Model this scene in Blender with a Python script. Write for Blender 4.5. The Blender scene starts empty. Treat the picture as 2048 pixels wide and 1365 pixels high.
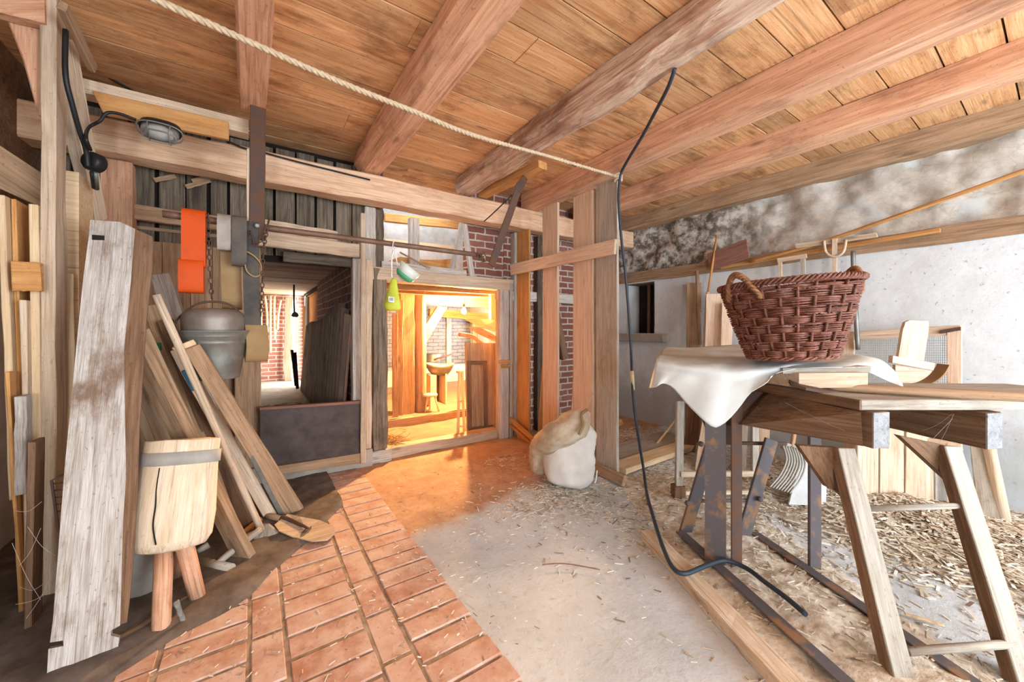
import bpy, bmesh, math, random
from mathutils import Vector, Matrix, noise
random.seed(7)
S = bpy.context.scene
COL = S.collection
V = Vector
R = math.radians
rnd = random.uniform

# ------------------------------------------------------------------ camera
TH = R(34.3); FPX = 761.0; CX = 1024.0; HY = 660.0; H = 1.3
FWD = V((math.sin(TH), math.cos(TH), 0)); RGT = V((math.cos(TH), -math.sin(TH), 0)); UP = V((0, 0, 1))
cam = bpy.data.cameras.new('camera'); camo = bpy.data.objects.new('camera', cam); COL.objects.link(camo)
cam.sensor_width = 36; cam.lens = FPX / 2048 * 36; cam.clip_start = 0.02
camo.location = (0, 0, H); camo.rotation_euler = (R(90), 0, -TH); cam.shift_y = -22.5 / 2048
S.camera = camo

def U(u, v, X=None, Y=None, z=None, d=None):
    """world point where the sight line of photo pixel (u, v) meets a real plane of the room"""
    r = FWD * FPX + RGT * (u - CX) + UP * (HY - v)
    if X is not None: t = X / r.x
    elif Y is not None: t = Y / r.y
    elif z is not None: t = (z - H) / r.z
    else: t = d / FPX
    return V((r.x * t, r.y * t, H + r.z * t))

# ------------------------------------------------------------------ object helpers
WM = {}
def link(name, me, mat=None, M=None, parent=None):
    o = bpy.data.objects.new(name, me); COL.objects.link(o)
    M = M or Matrix.Identity(4)
    if parent is not None:
        o.parent = parent; o.matrix_parent_inverse = WM[parent.name].inverted()
    o.matrix_basis = M
    WM[o.name] = M.copy()
    if mat is not None and me is not None: me.materials.append(mat)
    return o

def T(o, label, cat, group=None, kind=None):
    o['label'] = label; o['category'] = cat
    if group: o['group'] = group
    if kind: o['kind'] = kind
    return o

def E(name, loc, label, cat, group=None, kind=None):
    o = link(name, None, None, Matrix.Translation(V(loc)))
    o.empty_display_size = 0.05
    return T(o, label, cat, group, kind)

def struct(o, label=None):
    o['kind'] = 'structure'
    if label: o['label'] = label
    return o

def mesh(name, vs, fs, mat, parent=None, smooth=False, M=None, org=None):
    """vs in world space; the object's origin goes to org (default: the base centre)"""
    me = bpy.data.meshes.new(name)
    vs = [V(v) for v in vs]
    if M is None:
        if org is None:
            n = len(vs); org = V((sum(v.x for v in vs) / n, sum(v.y for v in vs) / n, min(v.z for v in vs)))
        M = Matrix.Translation(org)
    Mi = M.inverted()
    me.from_pydata([Mi @ v for v in vs], [], fs)
    bm = bmesh.new(); bm.from_mesh(me); bmesh.ops.recalc_face_normals(bm, faces=bm.faces); bm.to_mesh(me); bm.free()
    if smooth:
        me.polygons.foreach_set('use_smooth', [True] * len(me.polygons))
    return link(name, me, mat, M, parent)

def plank(name, p0, p1, w, t, n, mat, w1=None, seg=6, jit=0.003, bev=0.003, parent=None, t1=None, bow=0.0):
    """board from p0 to p1 (middle of its face that looks along n), width w -> w1, thickness t behind that face"""
    p0, p1, n = V(p0), V(p1), V(n)
    L = p1 - p0; x = L.normalized(); zz = (n - x * n.dot(x)).normalized(); y = zz.cross(x)
    w1 = w if w1 is None else w1; t1 = t if t1 is None else t1
    M = Matrix((x, y, zz)).transposed().to_4x4(); M.translation = p0
    bm = bmesh.new(); rings = []
    for i in range(seg + 1):
        f = i / seg; ww = (w + (w1 - w) * f) / 2; tt = t + (t1 - t) * f
        e = 0 if i in (0, seg) else 1
        j = lambda: rnd(-jit, jit)
        b = bow * math.sin(math.pi * f)
        rings.append([bm.verts.new((L.length * f + (1 - e) * j() * .8, sy * ww + j(), b + (0 if k else -tt) + j() * .4))
                      for sy, k in ((-1, 0), (1, 0), (1, 1), (-1, 1))])
    for a, b in zip(rings, rings[1:]):
        for k in range(4): bm.faces.new((a[k], a[(k + 1) % 4], b[(k + 1) % 4], b[k]))
    bm.faces.new(rings[0][::-1]); bm.faces.new(rings[-1])
    bmesh.ops.recalc_face_normals(bm, faces=bm.faces)
    if bev > 0:
        es = [e for e in bm.edges if len(e.link_faces) == 2 and e.calc_face_angle(0) > 0.6]
        bmesh.ops.bevel(bm, geom=es, offset=min(bev, t * .3, w * .3), segments=1, affect='EDGES')
    me = bpy.data.meshes.new(name); bm.to_mesh(me); bm.free()
    return link(name, me, mat, M, parent)

def prism(name, pts, ext, mat, parent=None, bev=0.0, M=None):
    """outline pts (world) pushed by the vector ext"""
    pts = [V(p) for p in pts]; n = len(pts); ext = V(ext)
    vs = pts + [p + ext for p in pts]
    fs = [tuple(range(n)), tuple(range(2 * n - 1, n - 1, -1))] + [(i, (i + 1) % n, n + (i + 1) % n, n + i) for i in range(n)]
    if M is None:  # long side becomes the local x axis, so the grain follows it
        L = max((pts[(i + 1) % n] - pts[i] for i in range(n)), key=lambda a: a.length)
        x = L.normalized(); z = (ext - x * ext.dot(x)).normalized(); y = z.cross(x)
        M = Matrix((x, y, z)).transposed().to_4x4(); M.translation = sum(pts, V()) / n
    o = mesh(name, vs, fs, mat, parent, M=M)
    if bev:
        bm = bmesh.new(); bm.from_mesh(o.data)
        bmesh.ops.bevel(bm, geom=list(bm.edges), offset=bev, segments=1, affect='EDGES')
        bm.to_mesh(o.data); bm.free()
    return o

def box(name, lo, hi, mat, parent=None, bev=0.0):
    lo, hi = V(lo), V(hi)
    return prism(name, [(lo.x, lo.y, lo.z), (hi.x, lo.y, lo.z), (hi.x, hi.y, lo.z), (lo.x, hi.y, lo.z)], (0, 0, hi.z - lo.z), mat, parent, bev,
                 M=Matrix.Translation(((lo.x + hi.x) / 2, (lo.y + hi.y) / 2, lo.z)))

def spline(pts, k=6, closed=False):
    pts = [V(p) for p in pts]; n = len(pts); out = []
    if n < 3 and not closed: return pts
    rng = n if closed else n - 1
    for i in range(rng):
        g = (lambda j: pts[j % n]) if closed else (lambda j: pts[min(max(j, 0), n - 1)])
        a, b, c, d = g(i - 1), g(i), g(i + 1), g(i + 2)
        for s in range(k):
            t = s / k
            out.append(0.5 * ((2 * b) + (c - a) * t + (2 * a - 5 * b + 4 * c - d) * t * t + (3 * b - a - 3 * c + d) * t ** 3))
    if not closed: out.append(pts[-1])
    return out

def tube_data(pts, r, res=8, closed=False, caps=True, r1=None):
    n = len(pts); vs = []; fs = []
    r1 = r if r1 is None else r1
    tang = []
    for i in range(n):
        a = pts[(i - 1) % n] if closed or i > 0 else pts[i]; b = pts[(i + 1) % n] if closed or i < n - 1 else pts[i]
        tang.append((b - a).normalized())
    ref = V((0, 0, 1)) if abs(tang[0].z) < .9 else V((1, 0, 0))
    nx = (ref - tang[0] * ref.dot(tang[0])).normalized()
    for i in range(n):
        nx = (nx - tang[i] * nx.dot(tang[i])).normalized(); ny = tang[i].cross(nx)
        rr = r(i / (n - 1)) if callable(r) else r + (r1 - r) * i / max(1, n - 1)
        for k in range(res):
            a = 2 * math.pi * k / res
            vs.append(pts[i] + nx * math.cos(a) * rr + ny * math.sin(a) * rr)
    for i in range(n if closed else n - 1):
        for k in range(res):
            a, b = i * res + k, i * res + (k + 1) % res; c = ((i + 1) % n) * res
            fs.append((a, b, c + (k + 1) % res, c + k))
    if caps and not closed:
        fs.append(tuple(range(res - 1, -1, -1))); fs.append(tuple(range((n - 1) * res, n * res)))
    return vs, fs

def tube(name, pts, r, mat, res=8, k=5, closed=False, parent=None, r1=None, sm=True):
    p = spline(pts, k, closed) if sm else [V(q) for q in pts]
    vs, fs = tube_data(p, r, res, closed, True, r1)
    L = p[-1] - p[0]
    M = None
    if not closed and L.length > 1e-4:
        x = L.normalized(); q = V((0, 0, 1)) if abs(x.z) < .9 else V((1, 0, 0)); z = (q - x * q.dot(x)).normalized(); y = z.cross(x)
        M = Matrix((x, y, z)).transposed().to_4x4(); M.translation = p[0]
    o = mesh(name, vs, fs, mat, parent, True, M)
    for f in o.data.polygons:
        if len(f.vertices) > 4: f.use_smooth = False
    return o

def multi(name, parts, mat, parent=None, smooth=False, org=None):
    vs, fs = [], []
    for a, b in parts:
        k = len(vs); vs += a; fs += [tuple(i + k for i in f) for f in b]
    return mesh(name, vs, fs, mat, parent, smooth, org=org)

def lathe(name, prof, org, mat, seg=32, parent=None, M=None, smooth=True):
    M = M or Matrix.Translation(V(org)); vs, fs = [], []
    for r_, z_ in prof:
        for k in range(seg):
            a = 2 * math.pi * k / seg; vs.append(M @ V((r_ * math.cos(a), r_ * math.sin(a), z_)))
    for i in range(len(prof) - 1):
        for k in range(seg):
            a = i * seg + k; b = i * seg + (k + 1) % seg; fs.append((a, b, b + seg, a + seg))
    if prof[0][0] > 1e-5: fs.append(tuple(range(seg - 1, -1, -1)))
    if prof[-1][0] > 1e-5: fs.append(tuple(range((len(prof) - 1) * seg, len(prof) * seg)))
    o = mesh(name, vs, fs, mat, parent, smooth, M=M)
    for f in o.data.polygons:
        if len(f.vertices) > 4: f.use_smooth = False
    return o

def boxdata(c, ax, ay, az):
    """oriented box: centre c and three half-axis vectors"""
    vs = [c + ax * i + ay * j + az * k for k in (-1, 1) for j in (-1, 1) for i in (-1, 1)]
    return vs, [(0, 2, 3, 1), (4, 5, 7, 6), (0, 1, 5, 4), (2, 6, 7, 3), (0, 4, 6, 2), (1, 3, 7, 5)]

def ribbon(name, path, w_vec, th, mat, parent=None, closed=False, k=5):
    """a strap: the path (world) swept across w_vec with thickness th"""
    p = spline(path, k, closed); n = len(p); w = V(w_vec); vs, fs = [], []
    for i in range(n):
        a = p[(i - 1) % n] if closed or i else p[i]; b = p[(i + 1) % n] if closed or i < n - 1 else p[i]
        nn = (b - a).cross(w).normalized() * th / 2
        vs += [p[i] - nn, p[i] + w - nn, p[i] + w + nn, p[i] + nn]
    for i in range(n if closed else n - 1):
        a, b = 4 * i, 4 * ((i + 1) % n)
        for q in range(4): fs.append((a + q, a + (q + 1) % 4, b + (q + 1) % 4, b + q))
    if not closed: fs += [(3, 2, 1, 0), tuple(4 * (n - 1) + q for q in range(4))]
    o = mesh(name, vs, fs, mat, parent, False)
    return o

def dup(root, M, label=None, kids=True):
    """copy of a thing and of its parts, moved by the world matrix M"""
    r = root.copy(); COL.objects.link(r); r.matrix_basis = M @ WM[root.name]; WM[r.name] = r.matrix_basis.copy()
    if label: r['label'] = label
    def rec(src, dst):
        for ch in [o for o in COL.objects if o.parent is src]:
            c = ch.copy(); COL.objects.link(c); c.parent = dst; c.matrix_parent_inverse = WM[dst.name].inverted()
            c.matrix_basis = M @ WM[ch.name]; WM[c.name] = c.matrix_basis.copy(); rec(ch, c)
    rec(root, r)
    return r

# ------------------------------------------------------------------ materials
def nt(name):
    m = bpy.data.materials.new(name); m.use_nodes = True; t = m.node_tree; b = t.nodes['Principled BSDF']
    return m, t, b
def N(t, typ, **kw):
    n = t.nodes.new(typ)
    for k, v in kw.items():
        if k[0] == 'i' and k[1:].isdigit(): n.inputs[int(k[1:])].default_value = v
        elif k.startswith('in_'): n.inputs[k[3:].replace('_', ' ')].default_value = v
        else: setattr(n, k, v)
    return n
def ramp(t, src, stops):
    r = t.nodes.new('ShaderNodeValToRGB'); t.links.new(src, r.inputs[0]); e = r.color_ramp.elements
    while len(e) < len(stops): e.new(0.5)
    for q, (p, c) in zip(e, stops): q.position = p; q.color = (*c, 1) if len(c) == 3 else c
    return r.outputs[0]
def mixc(t, f, a, b, typ='MIX'):
    m = t.nodes.new('ShaderNodeMix'); m.data_type = 'RGBA'; m.blend_type = typ
    for s, x in ((m.inputs[0], f), (m.inputs[6], a), (m.inputs[7], b)):
        if hasattr(x, 'links'): t.links.new(x, s)
        elif isinstance(x, (int, float)): s.default_value = x
        else: s.default_value = (*x, 1)
    return m.outputs[2]
def math_(t, op, a, b=0.0):
    m = t.nodes.new('ShaderNodeMath'); m.operation = op
    for s, x in ((m.inputs[0], a), (m.inputs[1], b)):
        if hasattr(x, 'links'): t.links.new(x, s)
        else: s.default_value = x
    return m.outputs[0]
def noise_(t, vec, scale, detail=5, rough=.55, dist=0):
    n = N(t, 'ShaderNodeTexNoise'); n.inputs['Scale'].default_value = scale; n.inputs['Detail'].default_value = detail
    n.inputs['Roughness'].default_value = rough; n.inputs['Distortion'].default_value = dist
    t.links.new(vec, n.inputs['Vector']); return n.outputs[0]
def scaled(t, vec, s):
    m = N(t, 'ShaderNodeMapping'); m.inputs['Scale'].default_value = s; t.links.new(vec, m.inputs[0]); return m.outputs[0]
def bump(t, b, h, strength=.3, dist=.01):
    n = N(t, 'ShaderNodeBump'); n.inputs['Strength'].default_value = strength; n.inputs['Distance'].default_value = dist
    t.links.new(h, n.inputs['Height']); t.links.new(n.outputs[0], b.inputs['Normal'])
def coords(t):
    """object coordinates shifted by a random amount per object and per loose piece"""
    tc = N(t, 'ShaderNodeTexCoord'); oi = N(t, 'ShaderNodeObjectInfo'); ge = N(t, 'ShaderNodeNewGeometry')
    r = math_(t, 'FRACT', math_(t, 'ADD', oi.outputs['Random'], ge.outputs['Random Per Island']))
    va = N(t, 'ShaderNodeVectorMath', operation='MULTIPLY_ADD')
    cmb = N(t, 'ShaderNodeCombineXYZ')
    for i in range(3): t.links.new(r, cmb.inputs[i])
    t.links.new(cmb.outputs[0], va.inputs[0]); va.inputs[1].default_value = (37, 61, 83); t.links.new(tc.outputs['Object'], va.inputs[2])
    return va.outputs[0], r, tc.outputs['Object']

def wood(name, a, b, dirt=(.05, .03, .018), dirt_amt=.5, gs=1.0, rough=.8, bmp=.35, var=.3, knots=.6, lvl=(.52, .72)):
    m, t, bs = nt(name); vec, r, _ = coords(t)
    g1 = noise_(t, scaled(t, vec, (.9 * gs, 13 * gs, 13 * gs)), 2.2, 5, .6, .9)
    g2 = noise_(t, scaled(t, vec, (3.5 * gs, 110 * gs, 110 * gs)), 1.6, 3, .6, .2)
    g = math_(t, 'ADD', math_(t, 'MULTIPLY', g1, .65), math_(t, 'MULTIPLY', g2, .35))
    c = mixc(t, ramp(t, g, [(.38, (0, 0, 0)), (.60, (1, 1, 1))]), a, b)
    st = ramp(t, noise_(t, scaled(t, vec, (.7 * gs, 38 * gs, 38 * gs)), 1.8, 4, .7, .4), [(.56, (0, 0, 0)), (.66, (1, 1, 1))])
    c = mixc(t, math_(t, 'MULTIPLY', st, .55), c, tuple(q * .45 for q in a))
    vo = N(t, 'ShaderNodeTexVoronoi'); vo.inputs['Scale'].default_value = 1.0; t.links.new(scaled(t, vec, (1.6, 6, 6)), vo.inputs['Vector'])
    kn = ramp(t, vo.outputs['Distance'], [(.05, (1, 1, 1)), (.13, (0, 0, 0))])
    c = mixc(t, math_(t, 'MULTIPLY', kn, knots), c, tuple(q * .35 for q in a))
    d = ramp(t, noise_(t, scaled(t, vec, (1.3, 2.6, 2.6)), 1.7, 9, .68), [(lvl[0], (0, 0, 0)), (lvl[1], (1, 1, 1))])
    c = mixc(t, math_(t, 'MULTIPLY', d, dirt_amt), c, dirt)
    sp = ramp(t, noise_(t, scaled(t, vec, (1, 1.4, 1.4)), 46, 2, .5), [(.66, (0, 0, 0)), (.72, (1, 1, 1))])
    c = mixc(t, math_(t, 'MULTIPLY', sp, .45 * min(1, dirt_amt * 1.5)), c, dirt)
    hs = N(t, 'ShaderNodeHueSaturation'); t.links.new(c, hs.inputs['Color'])
    t.links.new(math_(t, 'ADD', math_(t, 'MULTIPLY', r, var), 1 - var / 2), hs.inputs['Value'])
    hs.inputs['Saturation'].default_value = 1
    t.links.new(hs.outputs[0], bs.inputs['Base Color']); bs.inputs['Roughness'].default_value = rough
    bs.inputs['Specular IOR Level'].default_value = .2
    bump(t, bs, g, bmp, .012)
    return m

def plain(name, c, rough=.7, metal=0, var=.25, nscale=9, bmp=.15, c2=None, sharp=(.35, .65), spec=.3, alpha=None, trans=0):
    m, t, bs = nt(name); vec, r, _ = coords(t)
    n = noise_(t, vec, nscale, 6, .6)
    c2 = c2 or tuple(x * (1 - var) for x in c)
    t.links.new(mixc(t, ramp(t, n, [(sharp[0], (0, 0, 0)), (sharp[1], (1, 1, 1))]), c, c2), bs.inputs['Base Color'])
    bs.inputs['Roughness'].default_value = rough; bs.inputs['Metallic'].default_value = metal; bs.inputs['Specular IOR Level'].default_value = spec
    if bmp: bump(t, bs, n, bmp, .01)
    if trans: bs.inputs['Transmission Weight'].default_value = trans
    if alpha is not None: bs.inputs['Alpha'].default_value = alpha
    return m

def brick(name, plane, c1, c2, mortar, bw=.25, bh=.08, ms=.012, dirt=None, dirt_amt=.4):
    m, t, bs = nt(name); tc = N(t, 'ShaderNodeTexCoord'); se = N(t, 'ShaderNodeSeparateXYZ'); cb = N(t, 'ShaderNodeCombineXYZ')
    t.links.new(tc.outputs['Object'], se.inputs[0])
    for i, ch in enumerate(plane): t.links.new(se.outputs['xyz'.index(ch)], cb.inputs[i])
    n0 = noise_(t, tc.outputs['Object'], 7, 3)
    ad = N(t, 'ShaderNodeVectorMath', operation='MULTIPLY_ADD'); cc = N(t, 'ShaderNodeCombineXYZ')
    t.links.new(n0, cc.inputs[0]); t.links.new(n0, cc.inputs[1]); t.links.new(cc.outputs[0], ad.inputs[0])
    ad.inputs[1].default_value = (.03, .03, 0); t.links.new(cb.outputs[0], ad.inputs[2])
    bt = N(t, 'ShaderNodeTexBrick'); t.links.new(ad.outputs[0], bt.inputs['Vector'])
    bt.inputs['Color1'].default_value = (*c1, 1); bt.inputs['Color2'].default_value = (*c2, 1); bt.inputs['Mortar'].default_value = (*mortar, 1)
    bt.inputs['Scale'].default_value = 1; bt.inputs['Brick Width'].default_value = bw; bt.inputs['Row Height'].default_value = bh
    bt.inputs['Mortar Size'].default_value = ms; bt.inputs['Mortar Smooth'].default_value = .3; bt.inputs['Bias'].default_value = 0
    c = bt.outputs['Color']
    d = ramp(t, noise_(t, tc.outputs['Object'], 5, 8, .65), [(.45, (0, 0, 0)), (.7, (1, 1, 1))])
    c = mixc(t, math_(t, 'MULTIPLY', d, dirt_amt), c, dirt or tuple(x * .5 for x in c1))
    t.links.new(c, bs.inputs['Base Color']); bs.inputs['Roughness'].default_value = .9; bs.inputs['Specular IOR Level'].default_value = .15
    h = math_(t, 'SUBTRACT', math_(t, 'MULTIPLY', noise_(t, tc.outputs['Object'], 40, 4), .3), bt.outputs['Fac'])
    bump(t, bs, h, .6, .01)
    return m

MW = {}
MW['ceil'] = wood('ceiling boards', (.62, .30, .13), (.82, .50, .26), (.20, .08, .03), .75, .8, var=.38, lvl=(.51, .68))
MW['beam'] = wood('beam wood', (.55, .27, .155), (.78, .47, .30), (.22, .10, .06), .7, .9, var=.22)
MW['rot'] = wood('wormy bark wood', (.44, .22, .13), (.80, .62, .48), (.22, .10, .06), .7, .8, bmp=1.0, lvl=(.46, .62))
MW['head'] = wood('header beam wood', (.60, .36, .22), (.82, .59, .40), (.42, .17, .08), .6, .9, var=.15)
MW['pale'] = wood('pale dusty wood', (.50, .37, .25), (.70, .56, .42), (.25, .17, .11), .5, 1)
MW['fresh'] = wood('sawn pale pine', (.66, .47, .27), (.80, .62, .40), (.45, .26, .12), .4, 1, var=.12)
MW['tan'] = wood('tan old wood', (.31, .19, .105), (.48, .32, .20), (.15, .09, .05), .55, 1)
MW['orange'] = wood('orange pine', (.50, .23, .07), (.66, .36, .14), (.24, .10, .04), .5, 1)
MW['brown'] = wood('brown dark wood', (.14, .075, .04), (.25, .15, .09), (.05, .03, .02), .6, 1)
MW['dark'] = wood('blackened boards', (.085, .066, .047), (.23, .18, .13), (.03, .022, .016), .6, .9, var=.7, bmp=.8)
MW['grey'] = wood('weathered grey wood', (.40, .35, .30), (.66, .62, .57), (.24, .16, .10), .5, 1.2, bmp=.6, knots=.2)
MW['big'] = wood('split weathered board', (.42, .36, .30), (.70, .67, .63), (.20, .11, .06), .85, 1.5, bmp=1.0, knots=.15, lvl=(.5, .64))
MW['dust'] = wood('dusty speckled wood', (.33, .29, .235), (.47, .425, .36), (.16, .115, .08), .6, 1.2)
MW['part'] = wood('partition boards', (.62, .44, .31), (.78, .61, .46), (.42, .25, .15), .35, 1, var=.15)
MW['red'] = wood('red brown board', (.20, .095, .07), (.28, .14, .10), (.10, .05, .04), .4, 1)
MW['panel'] = plain('dark panel', (.085, .062, .055), .6, c2=(.05, .036, .032))
MW['iron'] = plain('rusted iron', (.085, .06, .055), .7, .2, c2=(.13, .06, .03), nscale=14, bmp=.3)
MW['ironp'] = plain('iron with peeling paint', (.115, .10, .105), .6, .1, c2=(.27, .15, .08), nscale=7, sharp=(.52, .6), bmp=.4)
MW['pipe'] = plain('brown steel pipe', (.22, .13, .09), .55, .3, c2=(.13, .075, .05))
MW['zinc'] = plain('dull zinc', (.30, .31, .29), .5, .55, c2=(.17, .17, .15), nscale=6)
MW['alu'] = plain('grey aluminium pot', (.34, .31, .28), .5, .5, c2=(.20, .16, .13), nscale=5)
MW['black'] = plain('black rubber', (.015, .016, .018), .45, 0, bmp=.05)
MW['cable'] = plain('dark blue grey cable', (.035, .05, .07), .45, 0, bmp=.05)
MW['tape'] = plain('cream tape', (.75, .66, .42), .6)
MW['rope'] = plain('hemp rope', (.62, .48, .32), .9, nscale=60, bmp=.5)
MW['cloth'] = plain('dirty white tarpaulin', (.53, .54, .52), .75, 0, c2=(.42, .40, .34), nscale=4, bmp=.12, sharp=(.45, .75))
MW['sack'] = plain('woven sack', (.78, .76, .73), .85, 0, c2=(.66, .62, .56), nscale=5, bmp=.2)
MW['sack2'] = plain('brown paper sack', (.66, .56, .43), .85, 0, c2=(.40, .29, .19), nscale=7, bmp=.4)
MW['wick'] = wood('red brown willow', (.11, .036, .027), (.25, .105, .07), (.35, .22, .12), .25, 2.0, rough=.55, knots=.1, var=.6)
MW['wick2'] = wood('light willow', (.20, .085, .04), (.34, .17, .08), (.2, .1, .05), .3, 2, rough=.6)
MW['leather'] = plain('tan leather', (.34, .22, .10), .6, 0, c2=(.25, .15, .06), nscale=5)
MW['belt'] = plain('grey canvas belt', (.06, .06, .063), .75, 0, c2=(.12, .10, .08), nscale=7, bmp=.2)
MW['belt2'] = plain('pale canvas hose', (.42, .38, .34), .8, 0, c2=(.30, .26, .22), nscale=8, bmp=.2)
MW['orangeweb'] = plain('orange webbing', (.62, .075, .004), .6, 0, c2=(.40, .045, .004), nscale=6, bmp=.15, sharp=(.5, .8))
MW['white'] = plain('white paint', (.8, .8, .79), .7)
MW['green'] = plain('green enamel', (.05, .22, .11), .5)
MW['blue'] = plain('blue painted wood', (.04, .16, .26), .7)
MW['yellow'] = plain('yellow green plastic', (.62, .66, .06), .45, 0, c2=(.45, .50, .05))
MW['teal'] = plain('green plastic', (.10, .45, .22), .4)
MW['plaster'] = plain('grey white plaster', (.62, .63, .63), .9, 0, c2=(.50, .50, .48), nscale=5, bmp=.4)
MW['conc'] = plain('grey concrete', (.42, .38, .33), .95, 0, c2=(.30, .26, .21), nscale=4, bmp=.4)
MW['hay'] = plain('hay', (.60, .40, .16), .95, 0, c2=(.30, .17, .06), nscale=50, bmp=.8)
MW['darkhole'] = plain('dark interior', (.02, .015, .012), .95)
MW['bone'] = plain('pale bone grey', (.42, .40, .36), .7)
# ------------------------------------------------------------------ room materials
def floor_mat():
    m, t, bs = nt('worn floor'); tc = N(t, 'ShaderNodeTexCoord'); P = tc.outputs['Object']
    se = N(t, 'ShaderNodeSeparateXYZ'); t.links.new(P, se.inputs[0])
    big = noise_(t, P, 1.6, 6, .6); fine = noise_(t, P, 22, 6, .7); mid = noise_(t, P, 5, 6, .6)
    con = mixc(t, ramp(t, big, [(.35, (0, 0, 0)), (.65, (1, 1, 1))]), (.66, .685, .695), (.50, .515, .52))
    con = mixc(t, math_(t, 'MULTIPLY', ramp(t, fine, [(.55, (0, 0, 0)), (.7, (1, 1, 1))]), .45), con, (.36, .31, .27))
    red = mixc(t, ramp(t, mid, [(.35, (0, 0, 0)), (.65, (1, 1, 1))]), (.60, .38, .24), (.46, .27, .16))
    red = mixc(t, math_(t, 'MULTIPLY', ramp(t, fine, [(.5, (0, 0, 0)), (.7, (1, 1, 1))]), .5), red, (.26, .15, .09))
    # red worn patch by the doorway: y > 2.35 and x < 2.2, ragged
    e = math_(t, 'ADD', se.outputs[1], math_(t, 'MULTIPLY', math_(t, 'SUBTRACT', mid, .5), .5))
    e = math_(t, 'SUBTRACT', e, math_(t, 'MULTIPLY', se.outputs[0], .22))
    mk = ramp(t, math_(t, 'MULTIPLY', e, .25), [(.505, (0, 0, 0)), (.55, (1, 1, 1))])
    c = mixc(t, mk, con, red)
    t.links.new(c, bs.inputs['Base Color']); bs.inputs['Roughness'].default_value = .95; bs.inputs['Specular IOR Level'].default_value = .15
    bump(t, bs, math_(t, 'ADD', fine, big), .5, .012)
    return m
MW['floor'] = floor_mat()
def paver_mat():
    m, t, bs = nt('floor bricks'); vec, r, P = coords(t)
    n = noise_(t, vec, 7, 7, .65); f = noise_(t, vec, 40, 4, .6)
    c = mixc(t, r, (.42, .20, .13), (.54, .31, .22))
    c = mixc(t, math_(t, 'MULTIPLY', ramp(t, n, [(.36, (0, 0, 0)), (.62, (1, 1, 1))]), .7), c, (.70, .54, .46))
    c = mixc(t, math_(t, 'MULTIPLY', ramp(t, f, [(.6, (0, 0, 0)), (.7, (1, 1, 1))]), .5), c, (.28, .13, .07))
    t.links.new(c, bs.inputs['Base Color']); bs.inputs['Roughness'].default_value = .85; bs.inputs['Specular IOR Level'].default_value = .2
    bump(t, bs, n, .5, .012); return m
MW['paver'] = paver_mat()
def stone_mat():
    m, t, bs = nt('lime washed stone wall'); tc = N(t, 'ShaderNodeTexCoord'); P = tc.outputs['Object']
    se = N(t, 'ShaderNodeSeparateXYZ'); t.links.new(P, se.inputs[0])
    n1 = noise_(t, P, 2.2, 8, .65); n2 = noise_(t, P, 9, 8, .7); n3 = noise_(t, P, 30, 4, .6)
    white = mixc(t, ramp(t, n2, [(.4, (0, 0, 0)), (.75, (1, 1, 1))]), (.70, .735, .75), (.60, .63, .64))
    white = mixc(t, math_(t, 'MULTIPLY', ramp(t, n3, [(.64, (0, 0, 0)), (.7, (1, 1, 1))]), .6), white, (.25, .22, .19))
    rough = mixc(t, ramp(t, n2, [(.38, (0, 0, 0)), (.6, (1, 1, 1))]), (.64, .60, .53), (.47, .43, .37))
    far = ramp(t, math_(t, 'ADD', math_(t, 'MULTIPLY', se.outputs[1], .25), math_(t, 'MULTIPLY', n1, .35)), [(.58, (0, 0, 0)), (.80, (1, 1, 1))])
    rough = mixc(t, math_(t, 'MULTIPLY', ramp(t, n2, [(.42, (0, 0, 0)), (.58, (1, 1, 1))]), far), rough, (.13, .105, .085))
    vc = N(t, 'ShaderNodeTexVoronoi', feature='DISTANCE_TO_EDGE'); vc.inputs['Scale'].default_value = 5.5; t.links.new(scaled(t, P, (1, 1, 1.9)), vc.inputs['Vector'])
    rough = mixc(t, math_(t, 'MULTIPLY', ramp(t, vc.outputs['Distance'], [(.0, (1, 1, 1)), (.03, (0, 0, 0))]), .22), rough, (.17, .14, .11))
    rough = mixc(t, ramp(t, noise_(t, P, 3.4, 6, .6), [(.58, (0, 0, 0)), (.66, (1, 1, 1))]), rough, (.55, .57, .56))
    zz = math_(t, 'ADD', se.outputs[2], math_(t, 'MULTIPLY', math_(t, 'SUBTRACT', n1, .5), .3))
    k = ramp(t, math_(t, 'MULTIPLY', zz, .25), [(.5, (0, 0, 0)), (.53, (1, 1, 1))])
    # bare grey stone low on the wall too
    lowk = ramp(t, math_(t, 'ADD', math_(t, 'MULTIPLY', zz, .25), math_(t, 'MULTIPLY', n1, .25)), [(.22, (1, 1, 1)), (.30, (0, 0, 0))])
    c = mixc(t, k, white, rough); c = mixc(t, math_(t, 'MULTIPLY', lowk, .6), c, (.36, .37, .37))
    t.links.new(c, bs.inputs['Base Color']); bs.inputs['Roughness'].default_value = .95; bs.inputs['Specular IOR Level'].default_value = .1
    bump(t, bs, math_(t, 'ADD', n2, math_(t, 'MULTIPLY', n3, .5)), .45, .008); return m
MW['stone'] = stone_mat()
MW['brickw'] = brick('old red brick wall', 'xz', (.22, .085, .06), (.32, .14, .10), (.55, .50, .45), .25, .082, .011, (.10, .05, .04), .35)
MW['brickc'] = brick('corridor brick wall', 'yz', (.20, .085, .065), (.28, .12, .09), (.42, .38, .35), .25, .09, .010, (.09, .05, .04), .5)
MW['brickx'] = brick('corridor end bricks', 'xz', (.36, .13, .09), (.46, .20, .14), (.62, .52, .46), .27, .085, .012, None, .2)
MW['brickwhite'] = brick('lime washed bricks', 'xz', (.27, .285, .31), (.23, .24, .26), (.11, .11, .11), .27, .09, .008, (.5, .48, .46), .25)

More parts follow.
